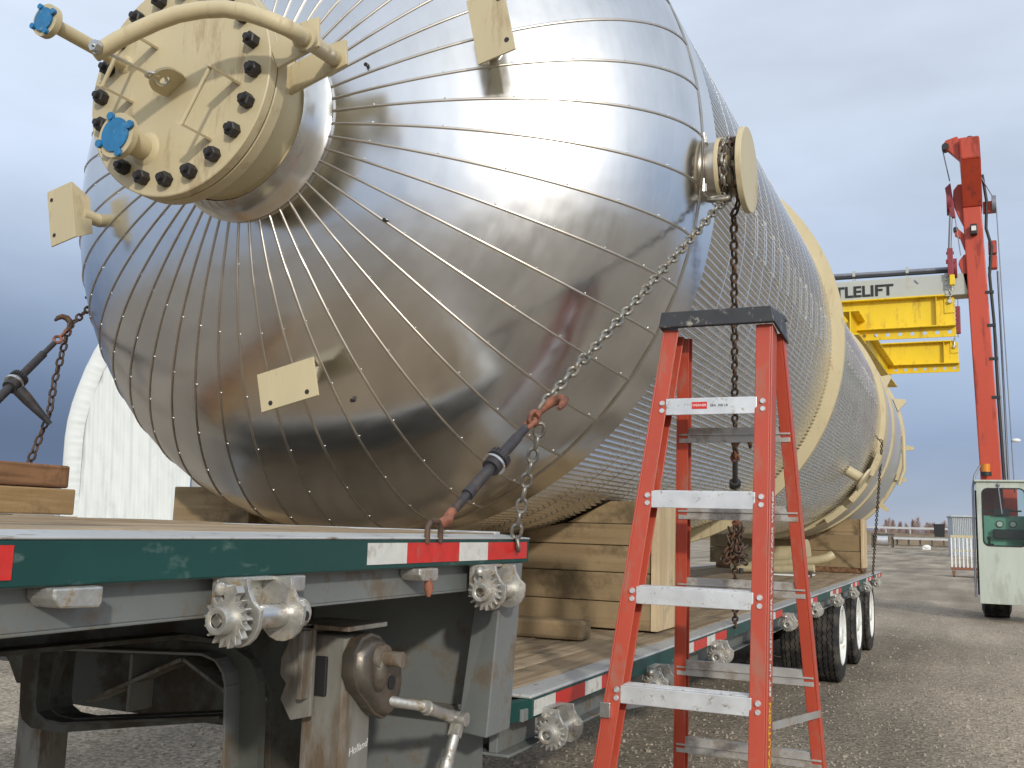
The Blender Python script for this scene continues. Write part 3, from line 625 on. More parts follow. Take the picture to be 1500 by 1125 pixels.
MB().box(XL - .004, x0, -.4, YS + .02, 1.475, 1.532).build('edge_strip', M['alu_rail'], tr, bevel=.004)
MB().box(x0 + .002, x1 - .002, YS - .018, YS + .02, 1.44, 1.53).build('edge_strip', M['alu_rail'], tr, bevel=.004)
MB().box(XR - .03, XR, -.4, YS + .018, 1.438, 1.5085).build('side_rail', M['green'], tr, bevel=.003)
MB().box(XL, XL + .03, -.4, YS + .018, 1.438, 1.506).build('side_rail', M['green'], tr, bevel=.003)
def tape(y0, y1, z0, z1, c):
    MB().box(XR + .0005, XR + .0025, y0, y1, z0, z1).build('reflector_tape', M[c + '_tape'], tr)
def tapes(ys, z0, z1):
    seq = (('white', .178), ('red', .279), ('white', .178), ('red', .279)); y = ys
    for c, l_ in seq: tape(y, y + l_ - .001, z0, z1, c); y += l_
tapes(1.984, 1.450, 1.5005)
tape(.70, .855, 1.450, 1.5005, 'white'); tape(.855, 1.034, 1.450, 1.5005, 'red')
for p, c in ((2.95, 'green'),): pass
# channel under the upper rail, with little pocket brackets
mb = MB(); mb.box(-1.345, -1.325, -.4, 2.73, 1.366, 1.438); mb.box(-1.40, -1.325, -.4, 2.73, 1.36, 1.366); mb.box(-1.40, -1.285, -.4, 2.88, 1.4365, 1.4745)
mb.build('side_channel', M['grey_frame'], tr, bevel=.002)
for y in (1.145, 1.68, 2.25, .6):
    MB().prism([(y - .045, 1.436), (y - .045, 1.42), (y - .03, 1.405), (y + .045, 1.402), (y + .05, 1.41), (y + .05, 1.436)], lambda a, b: Vector((-1.324, a, b)), lambda a, b: Vector((-1.262, a, b))).build('stake_pocket', M['galv'], tr, bevel=.004)
MB().tube([(-1.27, 2.26, 1.41), (-1.268, 2.262, 1.385), (-1.27, 2.265, 1.365)], [.009, .013, .006], 8).build('hook_tip', M['rust_orange'], tr, smooth=50)
# corner post at the step
mb = MB(); mb.hexa([(-1.40, 2.70, .945), (XR - .004, 2.66, .945), (XR - .004, 2.82, .945), (-1.40, 2.82, .945)], [(-1.37, 2.76, 1.437), (XR - .004, 2.74, 1.437), (XR - .004, 2.885, 1.437), (-1.37, 2.885, 1.437)])
mb.build('corner_post', M['grey_frame'], tr, bevel=.004)
MB().box(-3.78, -1.38, 2.885, 2.899, .99, 1.437).build('step_bulkhead', M['grey_frame'], tr)
mb = MB(); mb.box(-3.7, -1.41, 2.80, 2.90, .97, .985); mb.box(-3.7, -1.41, 2.88, 2.897, .985, .99); mb.build('step_flange', M['rust_frame'], tr, bevel=.003)
rv = MB()
for k in range(9): rv.cyl((-1.46 - .12 * k, 2.83, .985), (-1.46 - .12 * k, 2.83, 1.0), .008, n=8)
rv.build('flange_bolt', M['galv'], tr, smooth=40)
MB().box(-2.15, -1.42, 2.90, 2.92, .60, .97).build('step_bulkhead', M['grey_frame'], tr)
# upper cross members and gooseneck beams
for k in range(8):
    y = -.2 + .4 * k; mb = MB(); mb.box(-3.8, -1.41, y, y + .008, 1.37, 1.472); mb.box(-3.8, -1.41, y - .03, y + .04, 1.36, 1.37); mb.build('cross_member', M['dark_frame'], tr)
for x in (-2.06, -3.08):
    zb = .62 if x > -2.5 else .94; mb = MB()
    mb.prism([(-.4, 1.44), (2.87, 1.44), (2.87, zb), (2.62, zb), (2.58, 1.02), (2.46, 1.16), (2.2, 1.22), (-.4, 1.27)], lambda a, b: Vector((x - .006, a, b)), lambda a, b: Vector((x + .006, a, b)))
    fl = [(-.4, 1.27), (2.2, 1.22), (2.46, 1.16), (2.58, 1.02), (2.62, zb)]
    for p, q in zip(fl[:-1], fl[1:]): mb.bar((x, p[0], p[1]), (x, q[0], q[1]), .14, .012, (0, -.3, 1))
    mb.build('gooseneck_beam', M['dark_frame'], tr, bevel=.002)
    for k in range(4): MB().box(x - .07, x + .07, .2 + .55 * k, .208 + .55 * k, 1.26, 1.44).build('beam_stiffener', M['dark_frame'], tr)
# transverse frame plate with a rounded window, and its rolled lip
YB = 2.35
outer = [(-2.97, 1.21), (-2.97, 1.113), (-2.811, 1.105), (-2.812, 1.002), (-2.806, .93), (-2.79, .89), (-2.746, .868), (-2.61, .868), (-2.302, .918), (-2.00, .965), (-1.935, .975), (-1.925, .55), (-1.835, .55), (-1.85, 1.00), (-1.86, 1.087), (-1.875, 1.125), (-1.897, 1.15), (-1.948, 1.172), (-1.96, 1.21)]
inner = [(-2.63, 1.123), (-2.65, 1.07), (-2.668, 1.02), (-2.675, .965), (-2.665, .94), (-2.631, .92), (-2.557, .917), (-2.25, .956), (-1.95, .998), (-1.938, 1.01), (-1.935, 1.08), (-1.95, 1.115), (-1.97, 1.139), (-1.99, 1.15), (-2.022, 1.154)]
def loop_strip(poly, y0, y1, name, m, th=.008):
    mb = MB()
    for p, q in zip(poly[:-1], poly[1:]): mb.bar((p[0], (y0 + y1) / 2, p[1]), (q[0], (y0 + y1) / 2, q[1]), abs(y1 - y0), th, (q[1] - p[1] + 1e-6, 0, -(q[0] - p[0])))
    return mb.build(name, m, tr, bevel=.002)
b_ = bmesh.new()
def loopv(poly, y): return [b_.verts.new((x, y, z)) for x, z in poly]
ov, iv = loopv(outer, YB), loopv(inner, YB); es = []
for lp in (ov, iv):
    for k in range(len(lp)): es.append(b_.edges.new((lp[k], lp[(k + 1) % len(lp)])))
bmesh.ops.triangle_fill(b_, use_beauty=True, edges=es)
ex = bmesh.ops.extrude_face_region(b_, geom=list(b_.faces)); bmesh.ops.translate(b_, vec=(0, .03, 0), verts=[q for q in ex['geom'] if isinstance(q, bmesh.types.BMVert)])
mb = MB(); b_.verts.index_update(); mb.add([v.co.copy() for v in b_.verts], [tuple(v.index for v in f.verts) for f in b_.faces]); b_.free()
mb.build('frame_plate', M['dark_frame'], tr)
loop_strip([(-2.97, 1.118), (-2.63, 1.128), (-2.022, 1.159), (-1.97, 1.146), (-1.94, 1.115), (-1.928, 1.08), (-1.915, .85), (-1.905, .55)], YB - .06, YB + .09, 'frame_lip', M['grey_frame'])
loop_strip([(-2.68, 1.11), (-2.682, .96), (-2.67, .93), (-2.63, .912), (-2.557, .909), (-1.95, .99)], YB - .05, YB + .09, 'frame_lip', M['dark_frame'])
MB().bar((-2.66, 2.53, .94), (-2.30, 2.56, 1.10), .10, .012).build('frame_brace', M['rust_frame'], tr, bevel=.002); MB().bar((-2.28, 2.56, 1.10), (-1.99, 2.50, 1.0), .10, .012).build('frame_brace', M['rust_frame'], tr, bevel=.002); MB().box(-2.50, -2.488, 2.5, 2.6, .92, 1.1).build('frame_brace', M['rust_frame'], tr)
mb = MB(); mb.box(-3.02, -2.08, 2.60, 2.615, .895, 1.3); mb.build('frame_back_plate', M['dark_frame'], tr)
mb = MB(); mb.bar((-1.66, 2.33, .86), (-1.9, 2.33, .62), .06, .05); mb.build('gear_brace', M['grey_frame'], tr, bevel=.002)
# far landing leg foot
mb = MB(); mb.box(-3.62, -3.48, 3.03, 3.17, .1, 1.3); mb.box(-3.70, -3.40, 2.95, 3.25, .004, .03); mb.build('landing_leg', M['rust_frame'], tr, bevel=.004)
# near landing leg with gearbox and crank
leg = MB(); leg.box(-1.61, -1.475, 2.215, 2.345, .45, 1.255); leg = leg.build('landing_leg', M['rust_frame'], tr, bevel=.012)
mb = MB(); mb.box(-1.6, -1.485, 2.225, 2.335, .05, .45); mb.build('inner_leg', M['steel'], leg, bevel=.008)
mb = MB(); mb.box(-1.68, -1.40, 2.14, 2.42, .004, .03); mb.build('foot_pad', M['rust_frame'], leg, bevel=.004)
mb = MB(); mb.box(-1.565, -1.53, 2.205, 2.2145, 1.10, 1.20); mb.build('leg_slot', M['black'], leg, bevel=.003)
mb = MB(); mb.prism([(-1.61, 1.272), (-1.545, 1.285), (-1.545, 1.055), (-1.605, 1.04), (-1.64, 1.09), (-1.625, 1.13), (-1.645, 1.15), (-1.645, 1.19), (-1.63, 1.22)], lambda a, b: Vector((a, 2.165, b)), lambda a, b: Vector((a, 2.177, b)))
mb.box(-1.565, -1.55, 2.13, 2.165, 1.10, 1.27); mb.box(-1.64, -1.44, 2.165, 2.35, 1.272, 1.284)
mb.build('mount_bracket', M['rust_frame'], leg, bevel=.002)
pear = [(2.262, 1.262), (2.306, 1.251), (2.354, 1.215), (2.404, 1.179), (2.413, 1.115), (2.398, 1.071), (2.37, 1.04), (2.34, 1.033), (2.295, 1.052), (2.249, 1.092), (2.212, 1.119), (2.187, 1.166), (2.189, 1.22), (2.22, 1.254)]
pc = (sum(p[0] for p in pear) / 14, sum(p[1] for p in pear) / 14)
def scl(s_): return [(pc[0] + (p[0] - pc[0]) * s_, pc[1] + (p[1] - pc[1]) * s_) for p in pear]
mb = MB(); vs = []; fs = []
for x, s_ in ((-1.474, .94), (-1.45, 1.0), (-1.435, 1.0), (-1.433, .93), (-1.418, .88), (-1.412, .80), (-1.412, .6)):
    vs += [(x, a, b) for a, b in scl(s_)]
for k in range(6):
    for i in range(14): j = (i + 1) % 14; fs.append((k * 14 + i, k * 14 + j, (k + 1) * 14 + j, (k + 1) * 14 + i))
fs.append(tuple(6 * 14 + i for i in range(14)))
mb.add(vs, fs); gb = mb.build('gear_case', M['case'], leg, smooth=50)
mb = MB(); mb.ball((-1.412, 2.27, 1.17), .06, 14, (.45, .42, .95)); mb.build('case_bulge', M['case'], gb, smooth=60)
mb = MB(); mb.cyl((-1.42, 2.275, 1.20), (-1.345, 2.275, 1.20), .02, n=14); mb.cyl((-1.42, 2.275, 1.20), (-1.395, 2.275, 1.20), .034, n=16); mb.build('input_shaft', M['rust_frame'], gb, smooth=40)
MB().cyl((-1.413, 2.335, 1.13), (-1.408, 2.335, 1.13), .018, n=18).build('case_hole', M['black'], gb)
crank = MB(); crank.cyl((-1.43, 2.33, 1.085), (-1.36, 2.42, 1.062), .014, n=12); crank.cyl((-1.36, 2.42, 1.062), (-1.36, 2.575, 1.012), .0165, n=12); crank.cyl((-1.36, 2.44, 1.055), (-1.36, 2.452, 1.051), .02, n=12)
crank.cyl((-1.365, 2.575, 1.012), (-1.35, 2.64, .995), .011, n=10)
crank.cyl((-1.375, 2.615, 1.0), (-1.325, 2.615, 1.0), .02, n=14)
crank.bar((-1.35, 2.62, 1.01), (-1.35, 2.588, .955), .036, .016, (0, 1, 0)); crank.cyl((-1.35, 2.588, .957), (-1.35, 2.50, .80), .016, .018, n=14); crank.cyl((-1.35, 2.555, .90), (-1.35, 2.53, .855), .019, n=14)
crank.build('crank_handle', M['galv'], leg, smooth=40)
text('Holland', 'maker_logo', .028, M['silver_logo'], leg, Matrix.Translation((-1.4735, 2.285, .965)) @ Matrix.Rotation(R(90), 4, 'Z') @ Matrix.Rotation(R(90), 4, 'X') @ Matrix.Rotation(R(8), 4, 'Z'), ext=.0006, shear=.3)
# lower deck
n_ = 14; x0, x1 = XL + .10, XR - .10
for k in range(n_):
    a, b = x0 + (x1 - x0) * k / n_ + .003, x0 + (x1 - x0) * (k + 1) / n_ - .003; dz = random.uniform(-.003, .002)
    MB().box(a, b, YS + .005, YE - .02, ZL - .04, ZL + .006 + dz).build('deck_board', M['deck_wood'], tr, bevel=.003)
MB().box(x1, XR + .003, YS + .06, YE, ZL - .010, ZL + .002).build('edge_strip', M['alu_rail'], tr, bevel=.006)
MB().box(XL - .003, x0, YS + .005, YE, ZL - .035, ZL + .002).build('edge_strip', M['alu_rail'], tr, bevel=.006)
mb = MB(); mb.hexa([(XR - .03, YS + .08, .948), (XR, YS + .085, .948), (XR, YE, .948), (XR - .03, YE, .948)], [(XR - .03, YS + .08, ZL - .0105), (XR, YS + .085, ZL - .0105), (XR, YE, ZL - .0105), (XR - .03, YE, ZL - .0105)])
mb.hexa([(-1.365, 2.785, .948), (-1.335, 2.775, .948), (XR, 2.98, .948), (XR - .03, 2.99, .948)], [(-1.365, 2.785, ZL - .0105), (-1.335, 2.775, ZL - .0105), (XR, 2.98, ZL - .0105), (XR - .03, 2.99, ZL - .0105)])
mb.build('side_rail', M['green'], tr, bevel=.003)
MB().box(XL, XL + .03, YS + .02, YE, .948, ZL - .0105).build('side_rail', M['green'], tr, bevel=.003)
for k in range(8):
    y = 2.99 + 1.82 * k
    if y + .92 < YE: tapes(y, .957, 1.005)
tapes(15.35, .957, 1.005)
mb = MB(); mb.box(-1.40, -1.37, YS + .02, YE, .845, .947); mb.box(-1.44, -1.33, YS + .02, YE, .835, .845); mb.box(-1.44, -1.285, YS + .02, YE, .947, .985); mb.build('side_channel', M['grey_frame'], tr, bevel=.003)
for k in range(16):
    y = 3.2 + .82 * k; mb = MB(); mb.box(-3.76, -1.445, y, y + .008, .86, .978); mb.box(-3.76, -1.445, y - .035, y + .043, .85, .86); mb.build('cross_member', M['dark_frame'], tr)
for x in (-2.06, -3.08):
    y0 = YS + .03 if x > -2.5 else 5.2; mb = MB(); mb.box(x - .007, x + .007, y0, YE - .1, .56, .85); mb.box(x - .08, x + .08, y0, YE - .1, .545, .56); mb.build('main_beam', M['dark_frame'], tr, bevel=.002)
# winches
def winch(y0, zc, flip=1, src=[]):
    x = -1.238; zt = zc + .072
    if not src:
        root = MB()
        for yy in (.052, .182):
            pl = [(-.05, .072), (-.05, .0)] + [(.052 * math.cos(R(t_)), .052 * math.sin(R(t_))) for t_ in range(180, 361, 20)] + [(.052, .018), (.034, .032), (.022, .052), (.018, .072)]
            root.prism(pl, lambda a, b: Vector((a, yy, b)), lambda a, b: Vector((a, yy + .010, b)))
        root.box(-.062, -.05, .05, .2, -.01, .073); root.box(-.05, -.02, .062, .182, .066, .073)
        root = root.build('winch', M['galv'], tr, bevel=.0015); 
        for v in root.data.vertices: v.co = v.co + WP[tr.name]
        def sub(mb, nm, m, **kw):
            o = mb.build(nm, m, None, **kw); o.parent = root; WP[o.name] = Vector(); return o
        mb = MB(); mb.cyl((0, .06, 0), (0, .185, 0), .0235, n=24); sub(mb, 'drum', M['steel'], smooth=40)
        nt_ = 17; poly = []
        for k in range(nt_):
            a = 2 * PI * k / nt_; poly += [(.036 * math.cos(a), .036 * math.sin(a)), (.051 * math.cos(a + .05), .051 * math.sin(a + .05)), (.050 * math.cos(a + .12), .050 * math.sin(a + .12)), (.038 * math.cos(a + .27), .038 * math.sin(a + .27))]
        mb = MB(); mb.prism(poly, lambda a, b: Vector((a, .020, b)), lambda a, b: Vector((a, .036, b))); sub(mb, 'ratchet_wheel', M['galv'], bevel=.001)
        mb = MB(); mb.lathe([(-.004, .013), (-.006, .016), (-.006, .024), (-.002, .026), (.02, .026)], (0, 0, 0), (0, 1, 0), 20); mb.lathe([(-.004, .0135), (.018, .0135), (.018, .0005)], (0, 0, 0), (0, 1, 0), 4); sub(mb, 'hub_socket', M['galv'], smooth=35)
        mb = MB(); mb.hexa([(.002, .018, .028), (.026, .018, .05), (.02, .018, .062), (-.012, .018, .058)], [(.002, .038, .028), (.026, .038, .05), (.02, .038, .062), (-.012, .038, .058)]); mb.ball((-.012, .014, .055), .013, 10); mb.cyl((-.012, .014, .055), (-.012, .06, .055), .008, n=10); sub(mb, 'pawl', M['galv'], smooth=40)
        mb = MB(); mb.cyl((0, .192, 0), (0, .24, 0), .030, n=20); mb.cyl((.012, .222, -.006), (.0305, .222, -.006), .009, n=10); sub(mb, 'bar_socket', M['galv'], smooth=40)
        mb = MB(); mb.cyl((.0145, .222, -.004), (.031, .222, -.004), .010, n=12); sub(mb, 'socket_hole', M['black'])
        src.append(root); root.matrix_basis = Matrix.Translation(Vector((x, y0, zc)) - WP[tr.name]); return
    r0 = src[0]; o = inst(r0, tr, Matrix.Translation((x, y0, zc)))
    for ch in list(r0.children):
        c = ch.copy(); S.collection.objects.link(c); c.parent = o
winch(1.44, 1.365); winch(2.50, 1.365)
for y in (3.0, 4.15, 5.3, 6.45, 7.5, 8.9, 10.4, 11.9, 13.5, 14.9): winch(y, .90)
# wheels
def tyre_mesh():
    mb = MB(); n = 90; prof = [(-.125, .30), (-.135, .34), (-.137, .40), (-.128, .455), (-.115, .478)]
    tread = []; gx = [-.078, -.026, .026, .078]
    tread.append((-.108, .486, 0))
    for q in gx: tread += [(q - .009, .490, 1), (q - .006, .476, 1), (q + .006, .476, 1), (q + .009, .490, 1)]
    tread.append((.108, .486, 0))
    full = [(a, b, 0) for a, b in prof] + tread + [(-a, b, 0) for a, b in reversed(prof)]
    vs = []; fs = []
    for i in range(n):
        t_ = 2 * PI * i / n; zg = .007 * (1 if i % 2 else -1)
        for a, b, w in full: vs.append((a + zg * w, b * math.cos(t_), b * math.sin(t_)))
    m_ = len(full)
    for i in range(n):
        j = (i + 1) % n
        for k in range(m_ - 1): fs.append((i * m_ + k, i * m_ + k + 1, j * m_ + k + 1, j * m_ + k))
    mb.add(vs, fs); return mb.mesh('tyre', M['rubber'], (0, 0, 0), 40)
ty_me = tyre_mesh()
rm = MB(); rm.lathe([(.13, .315), (.135, .30), (.12, .285), (.02, .275), (-.01, .25), (.0, .16), (.035, .14), (.04, .105), (.10, .10), (.13, .085), (.132, .0005)], (0, 0, 0), (1, 0, 0), 40); rim_me = rm.mesh('rim', M['rim_white'], (0, 0, 0), 35)
nn = MB()
for k in range(10): a = 2 * PI * k / 10; nn.cyl((.03, .135 * math.cos(a), .135 * math.sin(a)), (.065, .135 * math.cos(a), .135 * math.sin(a)), .016, n=6)
nut_me = nn.mesh('wheel_nut', M['galv'], (0, 0, 0))
rm2 = MB(); rm2.lathe([(-.13, .31), (-.1, .285), (.1, .285), (.13, .31)], (0, 0, 0), (1, 0, 0), 32); rim2_me = rm2.mesh('rim', M['rim_white'], (0, 0, 0), 35)
def wheel(x, y, outer, flip):
    e = bpy.data.objects.new('wheel', None); S.collection.objects.link(e); e.parent = tr; e.empty_display_size = .1
    mw = Matrix.Translation((x, y, .488)) @ (Matrix.Rotation(PI, 4, 'Z') if flip else Matrix.Identity(4)) @ Matrix.Rotation(random.random() * 6, 4, 'X')
    m_ = mw.copy(); m_.translation -= WP[tr.name]; e.matrix_basis = m_; WP[e.name] = mw.translation.copy()
    for nm, me in (('tyre', ty_me), ('rim', rim_me if outer else rim2_me)) + ((('wheel_nut', nut_me),) if outer else ()):
        o = bpy.data.objects.new(nm, me); S.collection.objects.link(o); o.parent = e
for y in (11.45, 13.15, 14.85):
    wheel(-1.435, y, True, False); wheel(-1.76, y, False, False); wheel(-3.70, y, True, True); wheel(-3.38, y, False, True)
    MB().cyl((-3.6, y, .488), (-1.5, y, .488), .065, n=16).build('axle', M['dark_frame'], tr, smooth=40)
    for x in (-2.06, -3.08): MB().hexa([(x - .05, y - .5, .40), (x + .05, y - .5, .40), (x + .05, y + .25, .38), (x - .05, y + .25, .38)], [(x - .06, y - .45, .56), (x + .06, y - .45, .56), (x + .06, y + .2, .54), (x - .06, y + .2, .54)]).build('suspension_hanger', M['dark_frame'], tr)
MB().box(-3.5, -1.6, YE - .1, YE - .02, .60, .95).build('rear_bumper', M['dark_frame'], tr, bevel=.004)

# ------------------------------------------------------------------ timber
sad = thing('timber_saddle', 'stack of heavy sawn timbers cradling the front of the vessel behind the ladder', 'saddle', (-2.57, 5.2, 1.03))
ys0, ys1 = 5.03, 5.44
def tim(x0, x1, y0, y1, z0, z1, par, m, xs=None):
    a, b = (xs if xs else (x0, x1))
    MB().hexa([(x0, y0, z0), (x1, y0, z0), (x1, y1, z0), (x0, y1, z0)], [(a, y0, z1), (b, y0, z1), (b, y1, z1), (a, y1, z1)]).build('timber', m, par, bevel=.0035)
zc = [1.035, 1.175, 1.325, 1.466, 1.578, 1.70]
def ex_(z): return math.sqrt(max(0, 1.628 ** 2 - (TZ - z) ** 2))
for k in range(3): tim(-3.64, -1.515 - .008 * (k % 2), ys0 + .004 * k, ys1, zc[k], zc[k + 1] - .004, sad, M['timber_x'])
for k in (3, 4):
    for sg in (1, -1):
        xi0, xi1 = TX + sg * (ex_(zc[k]) + .0), TX + sg * (ex_(zc[k + 1] - .004)); xo = TX + sg * 1.052
        if sg > 0: tim(xi0, xo, ys0 + .003 * k, ys1, zc[k], zc[k + 1] - .004, sad, M['timber_x'], (xi1, xo))
        else: tim(xo, xi0, ys0 + .003 * k, ys1, zc[k], zc[k + 1] - .004, sad, M['timber_x'], (xo, xi1))
MB().box(-1.512, -1.475, ys0 - .008, ys1 + .01, 1.035, 1.69).build('end_board', M['timber_end'], sad, bevel=.003, label='pale upright end board of the saddle')
solo(MB().hexa([(-3.1, 4.36, 1.029), (-1.66, 4.42, 1.029), (-1.66, 4.56, 1.029), (-3.1, 4.5, 1.029)], [(-3.1, 4.36, 1.118), (-1.66, 4.42, 1.118), (-1.66, 4.56, 1.118), (-3.1, 4.5, 1.118)]), 'timber', M['timber_x'], 'loose square timber lying on lower deck in front of the saddle', 'timber', bevel=.018)
solo(MB().box(-3.74, -3.25, 3.95, 4.4, 1.03, 1.70), 'timber', M['timber_x'], 'dark timber block under the vessel beside the white fabric building', 'timber', bevel=.006)
solo(MB().box(-3.64, -3.44, 1.3, 3.06, 1.541, 1.648), 'timber', M['timber_y'], 'pale square timber lying on the upper deck under a reddish one', 'timber', group='timbers on the upper deck', bevel=.006)
solo(MB().box(-3.63, -3.45, 1.25, 3.03, 1.651, 1.745), 'timber', M['timber_red'], 'reddish cracked timber on top of a paler timber on upper deck', 'timber', group='timbers on the upper deck', bevel=.008)
sad2 = thing('timber_saddle', 'timber saddle under the far end of the vessel above the trailer wheels', 'saddle', (-2.57, 15.2, 1.03))
zc = [1.10, 1.33, 1.56, 1.79]
MB().box(-3.5, -1.42, 14.95, 15.5, 1.032, 1.098).build('timber', M['timber_red'], sad2, bevel=.005)
for k in range(2): tim(-3.6, -1.44, 15.0 + .01 * k, 15.45, zc[k], zc[k + 1] - .005, sad2, M['timber_x'])
for sg in (1, -1):
    xi0, xi1 = TX + sg * (ex_(1.56)), TX + sg * ex_(1.785); xo = TX + sg * 1.13
    if sg > 0: tim(xi0, xo, 15.0, 15.45, 1.56, 1.785, sad2, M['timber_x'], (xi1, xo))
    else: tim(xo, xi0, 15.0, 15.45, 1.56, 1.785, sad2, M['timber_x'], (xo, xi1))
MB().box(-1.44, -1.40, 14.98, 15.47, 1.10, 1.78).build('end_board', M['timber_end'], sad2, bevel=.003)

# beige pipe pieces lying on the lower deck
sp = thing('pipe_spool', 'beige flanged pipe pieces lying on the lower deck before the far timber saddle', 'pipe spool', (-2.2, 13.5, 1.03))
mb = MB(); mb.cyl((-2.9, 13.6, 1.24), (-2.05, 13.5, 1.27), .13, n=28); mb.build('pipe', M['beige'], sp, smooth=40)
for x, z in ((-2.93, 1.24), (-2.03, 1.27)): MB().cyl((x, 13.6, z), (x + .05, 13.594, z), .22, n=32).build('flange', M['beige'], sp, smooth=40)
MB().tube([(-2.9, 13.3, 1.10), (-2.2, 13.2, 1.17), (-1.75, 13.12, 1.24), (-1.66, 13.12, 1.27), (-1.6, 13.15, 1.31)], .055, 14).build('pipe', M['beige'], sp, smooth=50)
MB().tube([(-2.85, 13.1, 1.085), (-2.2, 13.0, 1.11), (-1.8, 12.95, 1.135)], .048, 14).build('pipe', M['beige'], sp, smooth=50)
mb = MB()
for x in (-2.7, -2.45, -1.85): mb.cyl((x, 12.93, 1.03), (x, 12.93, 1.1), .03, n=6)
mb.build('bolt', M['black_bolt'], sp)
MB().box(-2.3, -1.85, 12.9, 13.4, 1.032, 1.05).build('base_plate', M['white'], sp)

# ------------------------------------------------------------------ chains
def link_mesh(m, wire=.0062, L_=.054, Wd=.040):
    mb = MB(); hl = (L_ - Wd) / 2; r = Wd / 2 - wire; pts = []
    for i in range(9): a = PI * i / 8; pts.append((r * math.cos(a), 0, hl + r * math.sin(a)))
    for i in range(9): a = PI + PI * i / 8; pts.append((r * math.cos(a), 0, -hl + r * math.sin(a)))
    mb.tube(pts, wire, 6, closed=True); return mb.mesh('chain_link', m, (0, 0, 0), 60)
LK = {'chain': link_mesh(M['chain']), 'chain_dark': link_mesh(M['chain_dark'])}
PITCH = .0405
def chain(label, pts, m, cat='chain', group=None, jitter=.0, twist0=0.0, name='chain'):
    P = [Vector(p) for p in pts]; root = thing(name, label, cat, P[0], group)
    seg = [(P[i + 1] - P[i]).length for i in range(len(P) - 1)]; tot = sum(seg); n = max(2, int(tot / PITCH))
    def at_(s_):
        for i, l_ in enumerate(seg):
            if s_ <= l_ or i == len(seg) - 1: return P[i].lerp(P[i + 1], s_ / l_), (P[i + 1] - P[i]).normalized()
            s_ -= l_
    ref = Vector((.3, .8, .2)); px = None
    for k in range(n):
        p, d = at_((k + .5) * tot / n); x = (ref - d * ref.dot(d)).normalized() if px is None else (px - d * px.dot(d)).normalized(); px = x
        y = d.cross(x); q = Matrix(((x.x, y.x, d.x), (x.y, y.y, d.y), (x.z, y.z, d.z))).to_4x4()
        a = twist0 + PI / 4 + (k % 2) * PI / 2 + random.uniform(-.22, .22) + jitter * k
        j = Matrix.Rotation(random.uniform(-.06, .06), 4, 'X')
        link_to('chain_link', LK[m], root, Matrix.Translation(p) @ q @ Matrix.Rotation(a, 4, 'Z') @ j)
    return root
def arc(c, r, a0, a1, n, axis='x', shift=0):
    c = Vector(c); o = []
    for i in range(n + 1):
        a = R(a0 + (a1 - a0) * i / n); o.append(c + Vector((shift * i / n, r * math.cos(a), r * math.sin(a))))
    return o
A0 = Vector((-1.28, 2.315, 1.535)); T0 = Vector((-.875, 3.93, 2.915)); HK = A0.lerp(T0, .255)
chain('grey steel chain running from binder hook up to the vessel trunnion and around it', [HK + Vector((0, 0, .01))] + [A0.lerp(T0, .6), T0] + arc((-.885, 3.98, 3.045), .128, 235, 75, 10, shift=.02), 'chain')
chain('loose grey chain tail hanging from binder hook to deck corner', [HK + Vector((.01, .0, -.03)), HK.lerp(Vector((-1.272, 2.80, 1.52)), .5) + Vector((0, 0, -.01)), Vector((-1.272, 2.80, 1.52)), Vector((-1.262, 2.80, 1.475))], 'chain')
chain('short grey chain wrap around the trunnion beside the dark chain', arc((-.868, 3.98, 3.045), .130, 262, 62, 10, shift=-.012), 'chain')
chain('short rusty chain wrap around the trunnion against its beige collar', arc((-.882, 3.98, 3.045), .126, 250, 70, 10, shift=.004), 'chain_dark', twist0=.7)
lr = MB(); lr.tube([Vector((-.90, 3.90, 2.905)) + Vector((.045 * math.cos(i * PI / 10), .018 * math.sin(i * PI / 10), .012 * math.sin(i * PI / 10))) for i in range(20)], .011, 10, closed=True)
solo(lr, 'lashing_ring', M['chain'], 'oval steel lashing ring under the trunnion joining the chains', 'ring', smooth=60)
V0 = Vector((-1.272, 5.92, 1.03)); V1 = Vector((-.855, 4.0, 2.93))
chain('dark rusty chain around the trunnion hanging down behind the ladder', arc((-.845, 3.98, 3.045), .128, 85, 262, 10, shift=.02) + [V1 + Vector((-.01, .02, -.06)), V0.lerp(V1, .47)], 'chain_dark')
chain('short rusty chain between lower binder and deck edge behind ladder', [V0 + Vector((0, 0, -.03)), V0, V0.lerp(V1, .26)], 'chain_dark')
# a bundle of spare links wrapped below the lower binder
bp_ = V0.lerp(V1, .27); bl = []
for k in range(46):
    t_ = k / 45; bl.append(bp_ + Vector((.055 * math.sin(k * 1.9) * (.6 + .5 * t_), .055 * math.cos(k * 2.3), -.20 * abs(math.sin(k * .55)) + .05)))
chain('tangled bundle of rusty spare chain below the binder seen through ladder', bl[::2], 'chain_dark')
AL = Vector((-3.86, 2.55, 1.56)); TL = Vector((-4.27, 3.98, 2.87)); HL = AL.lerp(TL, .70)
chain('dark chain from the left lever binder up to the vessel left flank', [HL + Vector((0, 0, .01)), AL.lerp(TL, .85), TL] + arc((-4.26, 3.98, 3.045), .128, 235, 75, 8), 'chain_dark')
chain('dark chain tail hanging from left binder hook down onto the deck timbers', [HL, HL + Vector((.03, -.08, -.28)), HL + Vector((.06, -.12, -.46)), HL + Vector((.05, -.18, -.65)), HL + Vector((.06, -.24, -.80))], 'chain_dark')
FA, FB = Vector((-1.285, 14.9, .99)), Vector((-.985, 13.1, 2.72))
chain('far thin chain from vessel ring down past the far timber saddle', [FA, FA.lerp(FB, .5), FB, FB + Vector((-.15, .03, .12))], 'chain_dark')

